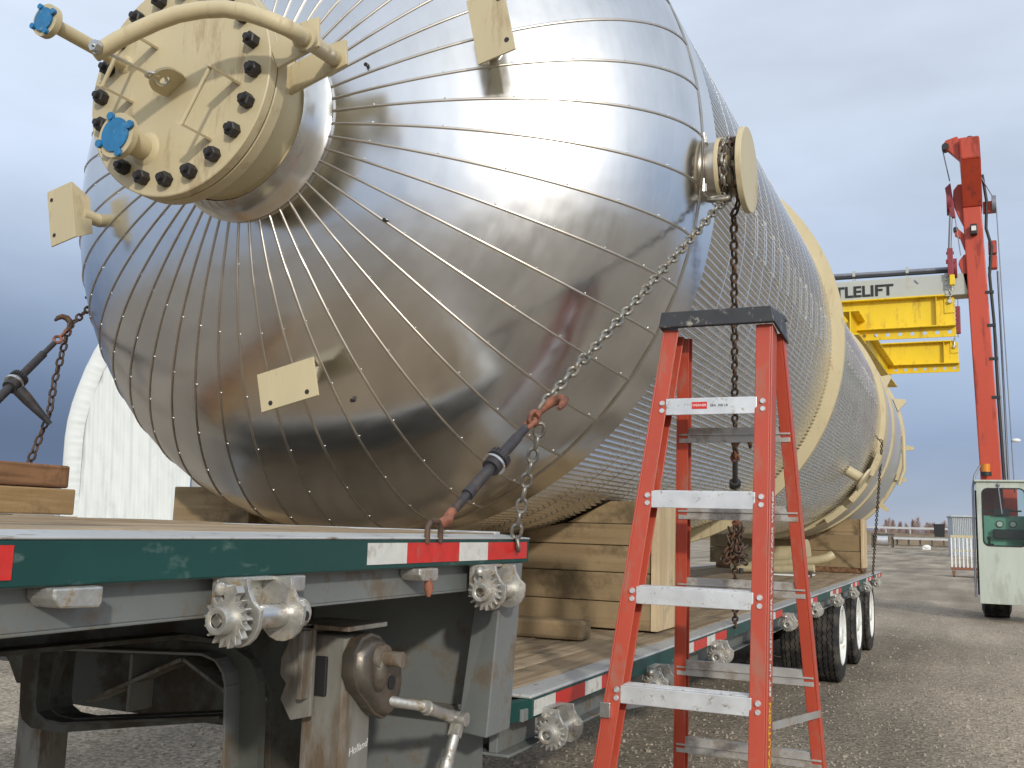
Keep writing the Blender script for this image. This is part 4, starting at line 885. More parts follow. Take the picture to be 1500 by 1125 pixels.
def hook(par, p, d, side, m=None, s_=1.0):
    """grab hook: eye, shank and a curved bill"""
    p = Vector(p); d = Vector(d).normalized(); x = Vector(side); x = (x - d * x.dot(d)).normalized()
    mb = MB(); mb.tube([p, p + d * .03 * s_, p + d * .055 * s_ + x * .004, p + d * .078 * s_ + x * .018 * s_, p + d * .088 * s_ + x * .042 * s_, p + d * .078 * s_ + x * .064 * s_, p + d * .052 * s_ + x * .074 * s_, p + d * .026 * s_ + x * .074 * s_], [.012 * s_, .012 * s_, .014 * s_, .016 * s_, .016 * s_, .014 * s_, .012 * s_, .007 * s_], 10)
    return mb.build('hook', m or M['rust_orange'], par, smooth=60)
def binder(label, p, q, hook_side, handle=None, mtop=None, k_=1.0):
    p, q = Vector(p), Vector(q); d = (q - p).normalized(); Lb = (q - p).length; b = thing('ratchet_binder', label, 'chain binder', p)
    f = lambda t_: p + d * Lb * t_
    mb = MB(); mb.cyl(f(.24), f(.47), .021 * k_, n=18); mb.cyl(f(.47), f(.56), .034 * k_, n=20); mb.cyl(f(.56), f(.76), .020 * k_, n=18); mb.cyl(f(.235), f(.255), .023 * k_, n=18)
    mb.build('barrel', M['binder'], b, smooth=35)
    mb = MB(); nt_ = 22; X, Y, D = frame(d); c = f(.535); poly = []
    for k in range(nt_):
        a = 2 * PI * k / nt_; poly += [(.043 * k_ * math.cos(a), .043 * k_ * math.sin(a)), (.043 * k_ * math.cos(a + .15), .043 * k_ * math.sin(a + .15)), (.038 * k_ * math.cos(a + .17), .038 * k_ * math.sin(a + .17)), (.038 * k_ * math.cos(a + .27), .038 * k_ * math.sin(a + .27))]
    mb.prism(poly, lambda a, b__: c + X * a + Y * b__, lambda a, b__: c + X * a + Y * b__ + D * .022); mb.build('ratchet_gear', M['binder'], b)
    MB().cyl(f(.50), f(.515), .044 * k_, n=28).build('gear_collar', M['steel'], b, smooth=40)
    MB().cyl(f(.10), f(.25), .0125, n=12).build('end_screw', M['binder'], b, smooth=40); MB().cyl(f(.75), f(.86), .0135, n=12).build('end_screw', M['binder'], b, smooth=40)
    x = Vector(hook_side); x = (x - d * x.dot(d)).normalized(); y = d.cross(x)
    for cc_, rot in ((f(.895), x), (f(.955), y)):
        MB().tube([cc_ + d * .024 * math.cos(i * PI / 6) + rot * .018 * math.sin(i * PI / 6) for i in range(12)], .0075, 8, closed=True).build('eye_link', M['rust_orange'], b, smooth=60)
    hook(b, f(.97), d, hook_side, mtop)
    mb = MB(); mb.tube([f(.10), f(.06), f(.02) + x * .012, f(0) + x * .002, f(-.01) - x * .015], [.013, .015, .016, .016, .011], 10); mb.build('hook', M['rust_orange'], b, smooth=60)
    if handle is not None:
        h = Vector(handle); a = f(.5); hd = (h - a).normalized()
        mb = MB(); w = hd.cross(d).normalized()
        mb.tube([a + hd * .03, a + hd * .1, a.lerp(h, .6), h], [.03, .027, .022, .012], 10)
        mb.build('handle', M['binder'], b, smooth=50)
    return b
binder('dark ratchet binder with rusty orange hook hooked on the front deck edge', A0 + (T0 - A0) * .012, HK, (.9, .1, .35), k_=.8)
binder('dark lever binder with long handle hanging at the left deck edge', AL + (TL - AL) * .18, HL, (-.3, .3, .6), handle=AL.lerp(TL, .46) + Vector((.10, .12, -.20)), mtop=M['chain_dark'])
binder('rusty binder on the hanging chain seen through the ladder', V0.lerp(V1, .30), V0.lerp(V1, .49), (.8, 0, .2), mtop=M['chain_dark'], k_=.68)
MB_ = MB()
for sx in (-1, 1): MB_.tube([(-1.275, 2.29 + .035 * sx, 1.50), (-1.275, 2.29 + .035 * sx, 1.54), (-1.275, 2.29 + .02 * sx, 1.555)], .008, 8)
MB_.tube([(-1.275, 2.27, 1.555), (-1.275, 2.31, 1.555)], .008, 8)
MB_.build('chain_anchor', M['chain_dark'], tr, smooth=50)

# ------------------------------------------------------------------ step ladder
lad = thing('step_ladder', 'tall orange red step ladder with black top cap and silver steps standing by the trailer', 'ladder', (-.8, 2.98, 0))
def channel(p, q, w, dpt, inward, fwd, th=.006):
    """C section rail from p to q: web outside, flanges pointing inward"""
    p, q = Vector(p), Vector(q); d = (q - p).normalized(); f = Vector(fwd); f = (f - d * f.dot(d)).normalized(); i = Vector(inward); i = (i - d * i.dot(d) - f * i.dot(f)).normalized()
    mb = MB()
    def pl(o0, o1, o2, o3): mb.hexa([p + o for o in (o0, o1, o2, o3)], [q + o for o in (o0, o1, o2, o3)])
    z = Vector()
    pl(z, i * th, i * th + f * dpt, f * dpt)                                  # web
    pl(i * th, i * w, i * w + f * th, i * th + f * th)                        # front flange
    pl(i * th + f * (dpt - th), i * w + f * (dpt - th), i * w + f * dpt, i * th + f * dpt)
    return mb
ZT = 2.20
def fl(z): t_ = (ZT - z) / ZT; return Vector((-.897 - .26 * t_, 3.095 - .12 * (ZT - z), z))
def frr(z): t_ = (ZT - z) / ZT; return Vector((-.545 + .0 * t_, 3.095 - .12 * (ZT - z), z))
def rl(z): t_ = (ZT - z) / ZT; return Vector((-.875 - .13 * t_, 3.185 + .20 * (ZT - z), z))
def rr_(z): t_ = (ZT - z) / ZT; return Vector((-.530 + .115 * t_, 3.185 + .20 * (ZT - z), z))
for f_, inw in ((fl, (1, 0, 0)), (frr, (-1, 0, 0))): channel(f_(.02), f_(ZT), .052, .076, inw, (0, 1, 0)).build('front_rail', M['ladder_red'], lad, bevel=.002)
for f_, inw in ((rl, (1, 0, 0)), (rr_, (-1, 0, 0))): channel(f_(.02), f_(ZT - .015), .04, .048, inw, (0, 1, 0)).build('rear_rail', M['ladder_red'], lad, bevel=.002)
zs = [1.966, 1.6715, 1.3763, 1.082, .788, .494, .2]
rv = MB()
for z in zs:
    a, b = fl(z), frr(z); x0, x1 = a.x + .012, b.x - .045
    mb = MB(); y = a.y - .004
    mb.box(x0 + .035, x1, y, y + .006, z - .052, z); mb.box(x0 + .035, x1, y + .006, y + .082, z - .006, z); mb.box(x0 + .035, x1, y + .076, y + .082, z - .04, z - .006)
    for k in range(4): mb.box(x0 + .036, x1 - .001, y + .014 + .016 * k, y + .022 + .016 * k, z, z + .003)
    s_ = mb.build('step', M['ladder_alu'], lad, bevel=.0015)
    for x in (x0 + .022, x1 + .018):
        for dz in (-.014, -.038): rv.cyl((x, y + .004, z + dz), (x, y - .005, z + dz), .0098, .007, n=14)
    if z == zs[0]:
        MB().box(x0 + .12, x0 + .168, y - .0012, y - .0002, z - .034, z - .012).build('maker_label', M['red_tape'], s_)
        text('WERNER', 'maker_lettering', .011, M['white'], s_, Matrix.Translation((x0 + .144, y - .0014, z - .023)) @ Matrix.Rotation(R(90), 4, 'X'), ext=.0003)
        text('1AA  300 LB', 'size_lettering', .011, M['black'], s_, Matrix.Translation((x0 + .205, y - .0006, z - .024)) @ Matrix.Rotation(R(90), 4, 'X'), ext=.0003)
rv.build('rivet', M['ladder_alu'], lad, smooth=40, kind='stuff')
for z in (1.878, 1.625, 1.38, 1.10, .836, .55, .26):
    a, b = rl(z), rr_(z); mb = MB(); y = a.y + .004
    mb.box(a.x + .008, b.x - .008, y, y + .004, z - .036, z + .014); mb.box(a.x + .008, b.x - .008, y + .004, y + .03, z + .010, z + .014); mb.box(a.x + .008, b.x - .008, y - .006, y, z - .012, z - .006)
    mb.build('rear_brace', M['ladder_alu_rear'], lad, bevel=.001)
mb = MB(); zt_, zb_ = ZT + .052, ZT + .0
mb.hexa([(-.905, 3.066, zb_), (-.534, 3.066, zb_), (-.534, 3.076, zb_), (-.905, 3.076, zb_)], [(-.897, 3.07, zt_), (-.545, 3.07, zt_), (-.545, 3.08, zt_), (-.897, 3.08, zt_)])
mb.hexa([(-.895, 3.222, zb_ + .03), (-.52, 3.222, zb_ + .03), (-.52, 3.232, zb_ + .03), (-.895, 3.232, zb_ + .03)], [(-.888, 3.22, zt_), (-.53, 3.22, zt_), (-.53, 3.23, zt_), (-.888, 3.23, zt_)])
mb.hexa([(-.905, 3.076, zb_), (-.896, 3.076, zb_), (-.886, 3.222, zb_ - .03), (-.895, 3.222, zb_ - .03)], [(-.897, 3.08, zt_), (-.888, 3.08, zt_), (-.879, 3.22, zt_), (-.888, 3.22, zt_)])
mb.hexa([(-.543, 3.076, zb_), (-.534, 3.076, zb_), (-.516, 3.222, zb_ - .045), (-.525, 3.222, zb_ - .045)], [(-.554, 3.08, zt_), (-.545, 3.08, zt_), (-.53, 3.22, zt_), (-.539, 3.22, zt_)])
mb.hexa([(-.888, 3.08, zt_ - .008), (-.554, 3.08, zt_ - .008), (-.539, 3.22, zt_ - .008), (-.879, 3.22, zt_ - .008)], [(-.888, 3.08, zt_ - .0005), (-.554, 3.08, zt_ - .0005), (-.539, 3.22, zt_ - .0005), (-.879, 3.22, zt_ - .0005)])
mb.build('top_cap', M['cap_black'], lad, bevel=.003)
# spreader and rail print, label
for f_, g_, o_ in ((frr, rr_, .004), (fl, rl, -.004)): MB().bar(f_(1.0) + Vector((o_, .07, 0)), g_(.98) + Vector((o_ / 2, 0, 0)), .004, .022, (0, 0, 1)).build('spreader_bar', M['ladder_alu_rear'], lad)
mb = MB(); c = fl(1.02); mb.box(c.x - .006, c.x + .028, c.y - .014, c.y + .0, .985, 1.03); mb.build('rail_bracket', M['steel'], lad, bevel=.002)
def rail_text(s_, z, size, m):
    p = frr(z); d = (frr(z + .1) - p).normalized(); x = d; n_ = Vector((1, 0, 0)); y = n_.cross(x)
    mm_ = Matrix(((x.x, y.x, n_.x, p.x + .0008), (x.y, y.y, n_.y, p.y + .038), (x.z, y.z, n_.z, p.z), (0, 0, 0, 1)))
    text(s_, 'rail_lettering', size, m, lad, mm_, ext=.0003, bold=.0006)
rail_text('DANGER WATCH FOR WIRES', 1.45, .034, M['silver_logo']); rail_text('CAUTION', .98, .04, M['yellow']); rail_text('SET UP LADDER', 1.19, .03, M['silver_logo'])

# ------------------------------------------------------------------ gantry crane
gy = 22.3
gan = thing('gantry_crane', 'tall red gantry crane leg with pale grey lettered cross beam and operator cab', 'gantry crane', (.4, gy + .3, 0))
def px(z): return .265 - .027 * z                       # the leg leans slightly
mb = MB(); mb.hexa([(px(.9), gy, .9), (px(.9) + .40, gy, .9), (px(.9) + .40, gy + .55, .9), (px(.9), gy + .55, .9)], [(px(8.5), gy, 8.5), (px(8.5) + .36, gy, 8.5), (px(8.5) + .36, gy + .55, 8.5), (px(8.5), gy + .55, 8.5)])
mb.build('leg', M['post_red'], gan, bevel=.02)
MB().hexa([(.04, gy - .02, 8.5), (.42, gy - .02, 8.5), (.42, gy + .6, 8.5), (.04, gy + .6, 8.5)], [(.03, gy - .75, 9.28), (.41, gy - .75, 9.28), (.41, gy + .6, 9.28), (.03, gy + .6, 9.28)]).build('leg_head', M['post_red'], gan, bevel=.01)
MB().hexa([(.03, gy - .75, 9.285), (.41, gy - .75, 9.285), (.41, gy + .6, 9.285), (.03, gy + .6, 9.285)], [(.005, gy - .78, 9.76), (.395, gy - .78, 9.76), (.395, gy + .6, 9.76), (.005, gy + .6, 9.76)]).build('leg_head', M['post_red'], gan, bevel=.04)
MB().ball((.22, gy - .5, 9.78), .09, 10).build('top_fitting', M['black'], gan, smooth=50)
MB().prism([(-.29, 9.60), (-.20, 9.58), (.03, 9.32), (.03, 9.78), (-.02, 9.86), (-.24, 9.80), (-.29, 9.72)], lambda a, b: Vector((a, gy - .6, b)), lambda a, b: Vector((a, gy - .45, b))).build('sheave_arm', M['post_red'], gan, bevel=.01)
MB().cyl((-.25, gy - .64, 9.66), (-.25, gy - .41, 9.66), .07, n=20).build('sheave', M['black'], gan, smooth=40)
def rope(pts, r, m='cable', name='wire_rope'): return MB().tube(pts, r, 8).build(name, M[m], gan, smooth=50)
rope([(-.31, gy - .52, 9.66), (-.19, gy - .3, 9.0)], .012)
for z0, z1, xx, rr0 in ((8.28, 9.05, -.10, .26), (6.93, 7.5, -.03, .22)):
    MB().prism([(.12, z0 - .22), (.06, z0 - .2), (xx + .03, z0 + .12), (xx - .05, z0 + .38), (xx - .03, z1 - .12), (xx + .06, z1), (.12, z1)], lambda a, b: Vector((a, gy + .1, b)), lambda a, b: Vector((a, gy + .2, b))).build('sheave_bracket', M['post_red'], gan, bevel=.01)
    MB().cyl((xx - .17, gy + .15, (z0 + z1) / 2), (xx - .08, gy + .15, (z0 + z1) / 2), rr0, n=28).build('sheave', M['crane_dark'], gan, smooth=40)
MB().hexa([(-.20, gy - .06, 8.30), (-.10, gy - .06, 8.28), (-.10, gy + .06, 8.28), (-.20, gy + .06, 8.30)], [(-.29, gy - .06, 8.95), (-.18, gy - .06, 9.05), (-.18, gy + .06, 9.05), (-.29, gy + .06, 8.95)]).build('hoist_block', M['crane_dark'], gan, bevel=.01)
MB().cyl((-.19, gy - .02, 8.4), (-.24, gy - .02, 7.6), .035, n=12).build('hoist_rod', M['cable'], gan, smooth=40)
rope([(-.12, gy - .04, 8.35), (-.03, gy - .04, 7.45)], .011)
mb = MB(); mb.box(-.29, -.18, gy - .08, gy + .04, 7.02, 7.62); mb.box(-.32, -.15, gy - .07, gy + .03, 7.30, 7.38); mb.box(-.31, -.16, gy - .07, gy + .03, 7.50, 7.55); mb.build('hoist_clevis', M['crane_dark'], gan, bevel=.01)
MB().box(-.26, -.16, gy - .09, gy + .01, 6.82, 7.04).build('hoist_tag', M['yellow'], gan, bevel=.01)
MB().prism([(-.14, 8.10), (-.10, 8.12), (.09, 7.9), (.09, 7.55), (.04, 7.62), (-.03, 7.86), (-.13, 7.93)], lambda a, b: Vector((a, gy + .1, b)), lambda a, b: Vector((a, gy + .2, b))).build('cable_guide', M['post_red'], gan, bevel=.008)
MB().cyl((-.11, gy + .06, 8.06), (-.11, gy + .24, 8.06), .05, n=14).build('guide_roller', M['black'], gan, smooth=40)
MB().box(.17, .30, gy - .16, gy - .002, 7.86, 8.08).build('work_lamp', M['black'], gan, bevel=.015)
MB().box(.19, .28, gy - .166, gy - .161, 7.93, 8.03).build('lamp_lens', M['silver_logo'], gan)
MB().box(.43, .62, gy + .12, gy + .26, 8.38, 8.62).build('sheave_arm', M['post_red'], gan, bevel=.008)
MB().cyl((.60, gy + .19, 8.56), (.68, gy + .19, 8.56), .19, n=28).build('sheave', M['cable'], gan, smooth=40)
rope([(.42, gy, 9.1), (.62, gy + .1, 8.7)], .011)
rope([(.68, gy + .05, 8.45), (.80, gy + .05, 2.5)], .011); rope([(.66, gy + .15, 7.1), (.70, gy + .15, 2.6)], .022)
for z in (7.62, 7.3): MB().box(.50, .66, gy + .1, gy + .3, z - .14, z + .14).build('valve_box', M['post_red'], gan, bevel=.02)
rope([(.44, gy + .1, 9.2), (.50, gy + .05, 8.6), (.47, gy + .02, 8.0), (.56, gy + .02, 7.6), (.50, gy + .03, 7.0), (.55, gy + .03, 6.0), (.57, gy + .03, 4.5), (.62, gy + .03, 2.6)], .03, 'dark_hose', 'hose')
rope([(.50, gy + .15, 7.2), (.58, gy + .1, 5.5), (.66, gy + .1, 2.6)], .022, 'cable', 'hose')
for z in (6.6, 5.9, 5.2, 4.4): MB().box(.44 - .02 * (z - 5), .60 - .02 * (z - 5), gy - .012, gy + .04, z, z + .06).build('hose_clamp', M['black'], gan)
MB().cyl((.03 + .26, gy - .16, 2.9), (.03 + .26, gy - .16, 3.06), .08, n=16).build('warning_beacon', M['amber'], gan, smooth=40)
MB().cyl((.29, gy - .16, 2.82), (.29, gy - .16, 2.90), .10, n=16).build('beacon_base', M['black'], gan, smooth=40)
MB().box(.27, .31, gy - .2, gy + .01, 2.80, 2.84).build('beacon_bracket', M['post_red'], gan)
MB().ball((.86, gy + .05, 3.55), .06, 10, (1.5, 1, .7)).build('cab_lamp', M['white'], gan, smooth=50)
MB().box(.12, .86, gy + .56, gy + .70, .9, 2.62).build('leg_gusset', M['post_red'], gan, bevel=.01)
# cross beam
MB().box(-6.2, .09, gy + .1, gy + .55, 6.64, 7.10).build('cross_beam', M['grey_beam'], gan, bevel=.015)
MB().box(-.36, -.22, gy + .085, gy + .1, 6.62, 7.12).build('beam_splice', M['grey_beam'], gan, bevel=.01)
sb = MB()
for z in (6.68, 6.78, 6.88, 6.98, 7.06):
    for x in (-.33, -.25): sb.cyl((x, gy + .086, z), (x, gy + .06, z), .018, n=6)
sb.build('splice_bolt', M['galv'], gan)
text('SHUTTLELIFT', 'beam_lettering', .40, M['black'], gan, Matrix.Translation((-1.38, gy + .092, 6.835)) @ Matrix.Rotation(R(90), 4, 'X') @ Matrix.Diagonal((.90, .84, 1, 1)), ext=.004, bold=.012, al='RIGHT')
MB().tube([(-6, gy + .3, 7.30), (-4, gy + .3, 7.28), (-2.5, gy + .3, 7.29), (-1.4, gy + .3, 7.27), (-.9, gy + .3, 7.27), (-.2, gy + .3, 7.26)], .045, 10).build('conduit', M['cable'], gan, smooth=50)
MB().tube([(-6, gy + .25, 7.24), (-2.5, gy + .25, 7.21), (-.2, gy + .25, 7.19)], .03, 8).build('conduit', M['dark_hose'], gan, smooth=50)
for x in (-4.4, -3.2, -2.2, -1.1): MB().box(x - .03, x + .03, gy + .24, gy + .34, 7.10, 7.36).build('conduit_bracket', M['grey_beam'], gan)
MB().bar((-.95, gy + .096, 7.02), (-.88, gy + .09, 6.94), .02, .03, (0, 1, 0)).build('beam_handle', M['cable'], gan)
# cab
cy0, cy1, cz0, cz1, cx0, cx1 = 21.3, 22.26, .345, 2.66, .095, 1.55
cab = MB()
wx0, wx1, wz0, wz1, rc = .195, .93, 1.44, 2.53, .1
oL = [(cx0, cz0), (cx1, cz0), (cx1, cz1), (cx0, cz1)]
def rrect(x0, x1, z0, z1, r, n=5):
    o = []
    for cx, cz, a0 in ((x1 - r, z1 - r, 0), (x0 + r, z1 - r, 90), (x0 + r, z0 + r, 180), (x1 - r, z0 + r, 270)):
        for i in range(n + 1): a = R(a0 + 90 * i / n); o.append((cx + r * math.cos(a), cz + r * math.sin(a)))
    return o
iL = rrect(wx0, wx1, wz0, wz1, rc)
def fill_ring(outer, inner, f, thick):
    b = bmesh.new(); es = []
    for lp in (outer, inner):
        vv = [b.verts.new(f(*q)) for q in lp]
        for k in range(len(vv)): es.append(b.edges.new((vv[k], vv[(k + 1) % len(vv)])))
    bmesh.ops.triangle_fill(b, use_beauty=True, edges=es); ex = bmesh.ops.extrude_face_region(b, geom=list(b.faces)); bmesh.ops.translate(b, vec=thick, verts=[q for q in ex['geom'] if isinstance(q, bmesh.types.BMVert)])
    b.verts.index_update(); r_ = ([v.co.copy() for v in b.verts], [tuple(v.index for v in fc.verts) for fc in b.faces]); b.free(); return r_
cab.add(*fill_ring(oL, iL, lambda a, b: (a, cy0, b), (0, .03, 0)))
cab.box(cx0, cx0 + .03, cy0 + .03, cy1, cz0, cz1); cab.box(cx1 - .03, cx1, cy0 + .03, cy1, cz0, cz1); cab.box(cx0 + .03, cx1 - .03, cy0 + .03, cy1, cz0, cz0 + .04)
cab.box(cx0 + .03, cx1 - .03, cy1 - .03, cy1, cz0 + .04, 1.9)
cab = cab.build('cab', M['cab_paint'], gan, bevel=.006)
MB().box(cx0 - .03, cx1 + .03, cy0 - .05, cy1 + .02, cz1, cz1 + .035).build('cab_roof', M['cab_paint'], cab, bevel=.008)
mb = MB(); mb.add(*fill_ring(rrect(wx0 - .014, wx1 + .014, wz0 - .014, wz1 + .014, rc + .014), rrect(wx0 + .012, wx1 - .012, wz0 + .012, wz1 - .012, rc - .012), lambda a, b: (a, cy0 - .008, b), (0, .02, 0))); mb.build('window_seal', M['black'], cab)
mb = MB(); mb.prism(rrect(wx0 + .012, wx1 - .012, wz0 + .012, wz1 - .012, rc - .012), lambda a, b: Vector((a, cy0 + .004, b)), lambda a, b: Vector((a, cy0 + .009, b))); mb.build('window_pane', M['glass'], cab)
MB().box(cx0 + .032, cx1 - .032, cy0 + .42, cy0 + .45, 1.38, 2.02).build('dash_panel', M['mint'], cab, bevel=.006)
MB().box(cx0 + .032, cx1 - .032, cy0 + .12, cy0 + .42, 1.36, 1.42).build('dash_shelf', M['mint'], cab)
for x in (.49, .72):
    MB().cyl((x, cy0 + .42, 1.86), (x, cy0 + .395, 1.86), .068, n=24).build('gauge_bezel', M['black'], cab, smooth=40)
    MB().cyl((x, cy0 + .394, 1.86), (x, cy0 + .39, 1.86), .052, n=24).build('gauge_face', M['white'], cab)
MB().box(.38, .66, cy0 + .34, cy0 + .44, 2.02, 2.16).build('control_box', M['black'], cab, bevel=.01)
MB().box(.37, .92, cy0 + .28, cy0 + .41, 1.58, 1.76).build('control_box', M['black'], cab, bevel=.02)
mb = MB(); mb.cyl((.30, cy0 + .26, 1.42), (.29, cy0 + .25, 1.56), .02, n=8); mb.ball((.29, cy0 + .25, 1.58), .04, 8); mb.cyl((.30, cy0 + .26, 1.42), (.30, cy0 + .26, 1.48), .07, n=12); mb.build('joystick', M['black'], cab, smooth=40)
mb = MB(); mb.bar((.48, cy0 - .02, 2.60), (.53, cy0 - .02, 2.05), .02, .012, (0, 1, 0)); mb.ball((.48, cy0 - .02, 2.60), .035, 8); mb.build('wiper', M['cable'], cab, smooth=40)
MB().box(wx0 + .02, wx1 - .05, cy0 + .40, cy0 + .42, 2.10, 2.13).build('window_rail', M['black'], cab)
MB().tube([(cx0 - .07, cy0 + .1, .45), (cx0 - .06, cy0 + .1, 2.55), (cx0 - .02, cy0 + .1, 2.78), (cx0 + .08, cy0 + .25, 2.98)], .022, 8).build('grab_rail', M['cable'], cab, smooth=50)
MB().box(cx0 - .03, cx0 - .004, cy0 + .15, cy0 + .75, .5, 2.5).build('door_edge', M['black'], cab, bevel=.005)
# drive wheel and sill
wh = MB(); prof = [(-.26, .30), (-.27, .45), (-.22, .58), (.22, .58), (.27, .45), (.26, .30)]
wh.lathe(prof, (.40, 22.85, .585), (1, 0, 0), 40)
for k in range(26):
    a = 2 * PI * k / 26
    for sg in (-1, 1):
        d = Vector((0, math.cos(a + .12 * sg), math.sin(a + .12 * sg))); t_ = Vector((0, -d.z, d.y)); c = Vector((.40 + sg * .115, 22.85, .585)) + d * .585; wh.bar(c - Vector((.11, 0, 0)) - t_ * .02 * sg, c + Vector((.11, 0, 0)) + t_ * .02 * sg, .05, .03, d)
wh.build('wheel', M['rubber'], gan, smooth=30)
MB().box(.12, .66, 22.2, 24.5, .95, 1.25).build('sill_beam', M['post_red'], gan, bevel=.02)

# spreader frame in yellow
sf = thing('spreader_frame', 'bright yellow steel spreader frame of two beams hanging from the crane', 'spreader beam', (-2, 25, 5.7))
def ybeam(y, z0, z1, xe, xl=-5.2):
    w = .32; mb = MB(); zi0 = z0 + .21
    mb.box(xl, xe - .02, y + .155, y + .175, zi0 + .025, z1 - .03)              # web
    mb.box(xl, xe - .2, y, y + .33, z1 - .03, z1); mb.box(xl, xe - .005, y, y + .33, zi0, zi0 + .025)
    b = mb.build('beam', M['yellow'], sf, bevel=.004)
    MB().box(xe - .38, xe - .365, y + .02, y + .154, zi0 + .026, z1 - .031).build('stiffener', M['yellow'], b)
    MB().prism([(xe - .22, z1 - .032), (xe - .2, z1 + .02), (xe - .08, z1 - .01), (xe - .018, z1 - .08), (xe - .018, zi0 + .3), (xe - .22, zi0 + .3)], lambda a, c: Vector((a, y + .13, c)), lambda a, c: Vector((a, y + .154, c))).build('pad_eye', M['yellow'], b, bevel=.003)
    mb = MB(); cw = .245; n = int((xe - xl) / cw)
    for k in range(n): mb.holeplate(xe - .005 - cw * (k + 1), xe - .005 - cw * k, z0, zi0 - .001, y + .15, y + .18, .042)
    mb.build('hole_strip', M['yellow'], b)
    return b
b1 = ybeam(22.35, 5.77, 6.66, -.165); b2 = ybeam(28.6, 5.98, 6.82, -.16)
for y, z in ((22.35, 6.58), (28.6, 6.72)):
    mb = MB(); mb.cyl((-.27, y + .06, z - .06), (-.27, y + .24, z - .06), .045, n=14); mb.tube([(-.27, y + .08, z - .06), (-.27, y + .09, z + .08), (-.27, y + .15, z + .16), (-.27, y + .21, z + .08), (-.27, y + .22, z - .06)], .022, 8); mb.build('shackle', M['galv'], sf, smooth=40)
mb = MB()
def slant(xa, xb, z0, z1): mb.hexa([(-2.18 + xa, 21.4, z0), (-2.18 + xb, 21.4, z0), (-1.94 + xb, 29.4, z0), (-1.94 + xa, 29.4, z0)], [(-2.18 + xa, 21.4, z1), (-2.18 + xb, 21.4, z1), (-1.94 + xb, 29.4, z1), (-1.94 + xa, 29.4, z1)])
slant(-.17, .17, 5.70, 5.735); slant(-.012, .012, 5.735, 6.20); slant(-.17, .17, 6.20, 6.235)
mb.build('long_beam', M['yellow'], sf, bevel=.004)
mb = MB(); mb.box(-2.02, -1.99, 28.94, 29.2, 4.9, 6.2); mb.build('hanger_plate', M['yellow'], sf)
# slings
for y, z0, z1 in ((22.5, 6.66, 6.84), (28.75, 6.85, 8.2)):
    c = MB()
    for k in range(int((z1 - z0) / .06)):
        zc_ = z0 + .06 * k + .03; rx = .03 if k % 2 else 0; ry = 0 if k % 2 else .03
        c.tube([(-.25 + (rx) * math.cos(t_), y + ry * math.cos(t_) - .12, zc_ + .04 * math.sin(t_)) for t_ in [i * PI / 5 for i in range(10)]], .012, 6, closed=True)
    c.build('sling_chain', M['galv'], sf, smooth=50)

mb = MB(); mb.cyl((-.17, 28.7, 6.9), (-.13, 28.7, 8.6), .014, n=8); mb.build('sling_rope', M['cable'], sf)
mb = MB(); mb.box(-.22, -.10, 28.64, 28.76, 7.0, 7.75); mb.build('sling_hook_block', M['crane_dark'], sf, bevel=.02)

# ------------------------------------------------------------------ background
ct = thing('rail_cart', 'white railed cart with rusty base and castors behind the crane cab', 'cart', (-.3, 45.3, 0))
MB().box(-.84, .25, 45.0, 46.4, .30, .40).build('base', M['rust_orange'], ct, bevel=.01)
for k in range(8):
    x = -.80 + .148 * k; MB().box(x - .022, x + .022, 45.0, 45.04, .40, 1.66).build('rail_post', M['white'], ct)
for k in range(5): MB().box(-.822, -.778, 45.3 + .26 * k, 45.34 + .26 * k, .40, 1.66).build('rail_post', M['white'], ct)
MB().box(-.83, .25, 44.99, 45.05, 1.60, 1.70).build('top_rail', M['beige'], ct); MB().box(-.83, .25, 45.041, 45.07, 1.05, 1.11).build('top_rail', M['beige'], ct); MB().box(-.83, -.77, 45.06, 46.4, 1.60, 1.70).build('top_rail', M['beige'], ct)
for x in (-.74, .15):
    mb = MB(); mb.lathe([(-.04, .06), (-.04, .12), (.04, .12), (.04, .06)], (x, 45.15, .12), (1, 0, 0), 18); mb.box(x - .06, x - .045, 45.1, 45.2, .12, .30); mb.box(x + .045, x + .06, 45.1, 45.2, .12, .30); mb.build('castor', M['rust_orange'], ct, smooth=40)

shd = thing('metal_shed', 'pale corrugated metal container shed behind the white cart', 'shed', (0, 102, 0))
mb = MB(); n = 40; pts = []
for k in range(n * 4 + 1): pts.append((-1.6 + 6.0 * k / (n * 4), 100.0 + (.05 if (k // 2) % 2 else -.05)))
vs = [(a, b, 0) for a, b in pts] + [(a, b, 3.55) for a, b in pts]; m_ = len(pts); mb.add(vs, [(i, i + 1, m_ + i + 1, m_ + i) for i in range(m_ - 1)]); mb.build('front_wall', M['shed_metal'], shd)
MB().hexa([(-1.6, 100.06, 0), (-1.55, 100.06, 0), (-2.1, 106, 0), (-2.15, 106, 0)], [(-1.6, 100.06, 3.6), (-1.55, 100.06, 3.6), (-2.1, 106, 3.6), (-2.15, 106, 3.6)]).build('side_wall', M['shed_metal'], shd)
MB().hexa([(-1.75, 99.8, 3.55), (4.5, 99.8, 3.55), (4.5, 106.2, 3.55), (-2.25, 106.2, 3.55)], [(-1.75, 99.8, 3.66), (4.5, 99.8, 3.66), (4.5, 106.2, 3.7), (-2.25, 106.2, 3.7)]).build('roof', M['shed_metal'], shd)
mb = MB(); mb.hexa([(-4.75, 150.2, 1.73), (-3.5, 150.2, 1.73), (-3.5, 151.3, 1.73), (-4.75, 151.3, 1.73)], [(-4.85, 150.1, 3.38), (-3.42, 150.1, 3.38), (-3.42, 151.3, 3.38), (-4.85, 151.3, 3.38)]); mb.box(-4.9, -3.38, 150.05, 151.35, 3.38, 3.5)
solo(mb, 'waste_bin', M['black'], 'black open bin standing on the far flatbed left of the metal shed', 'bin')
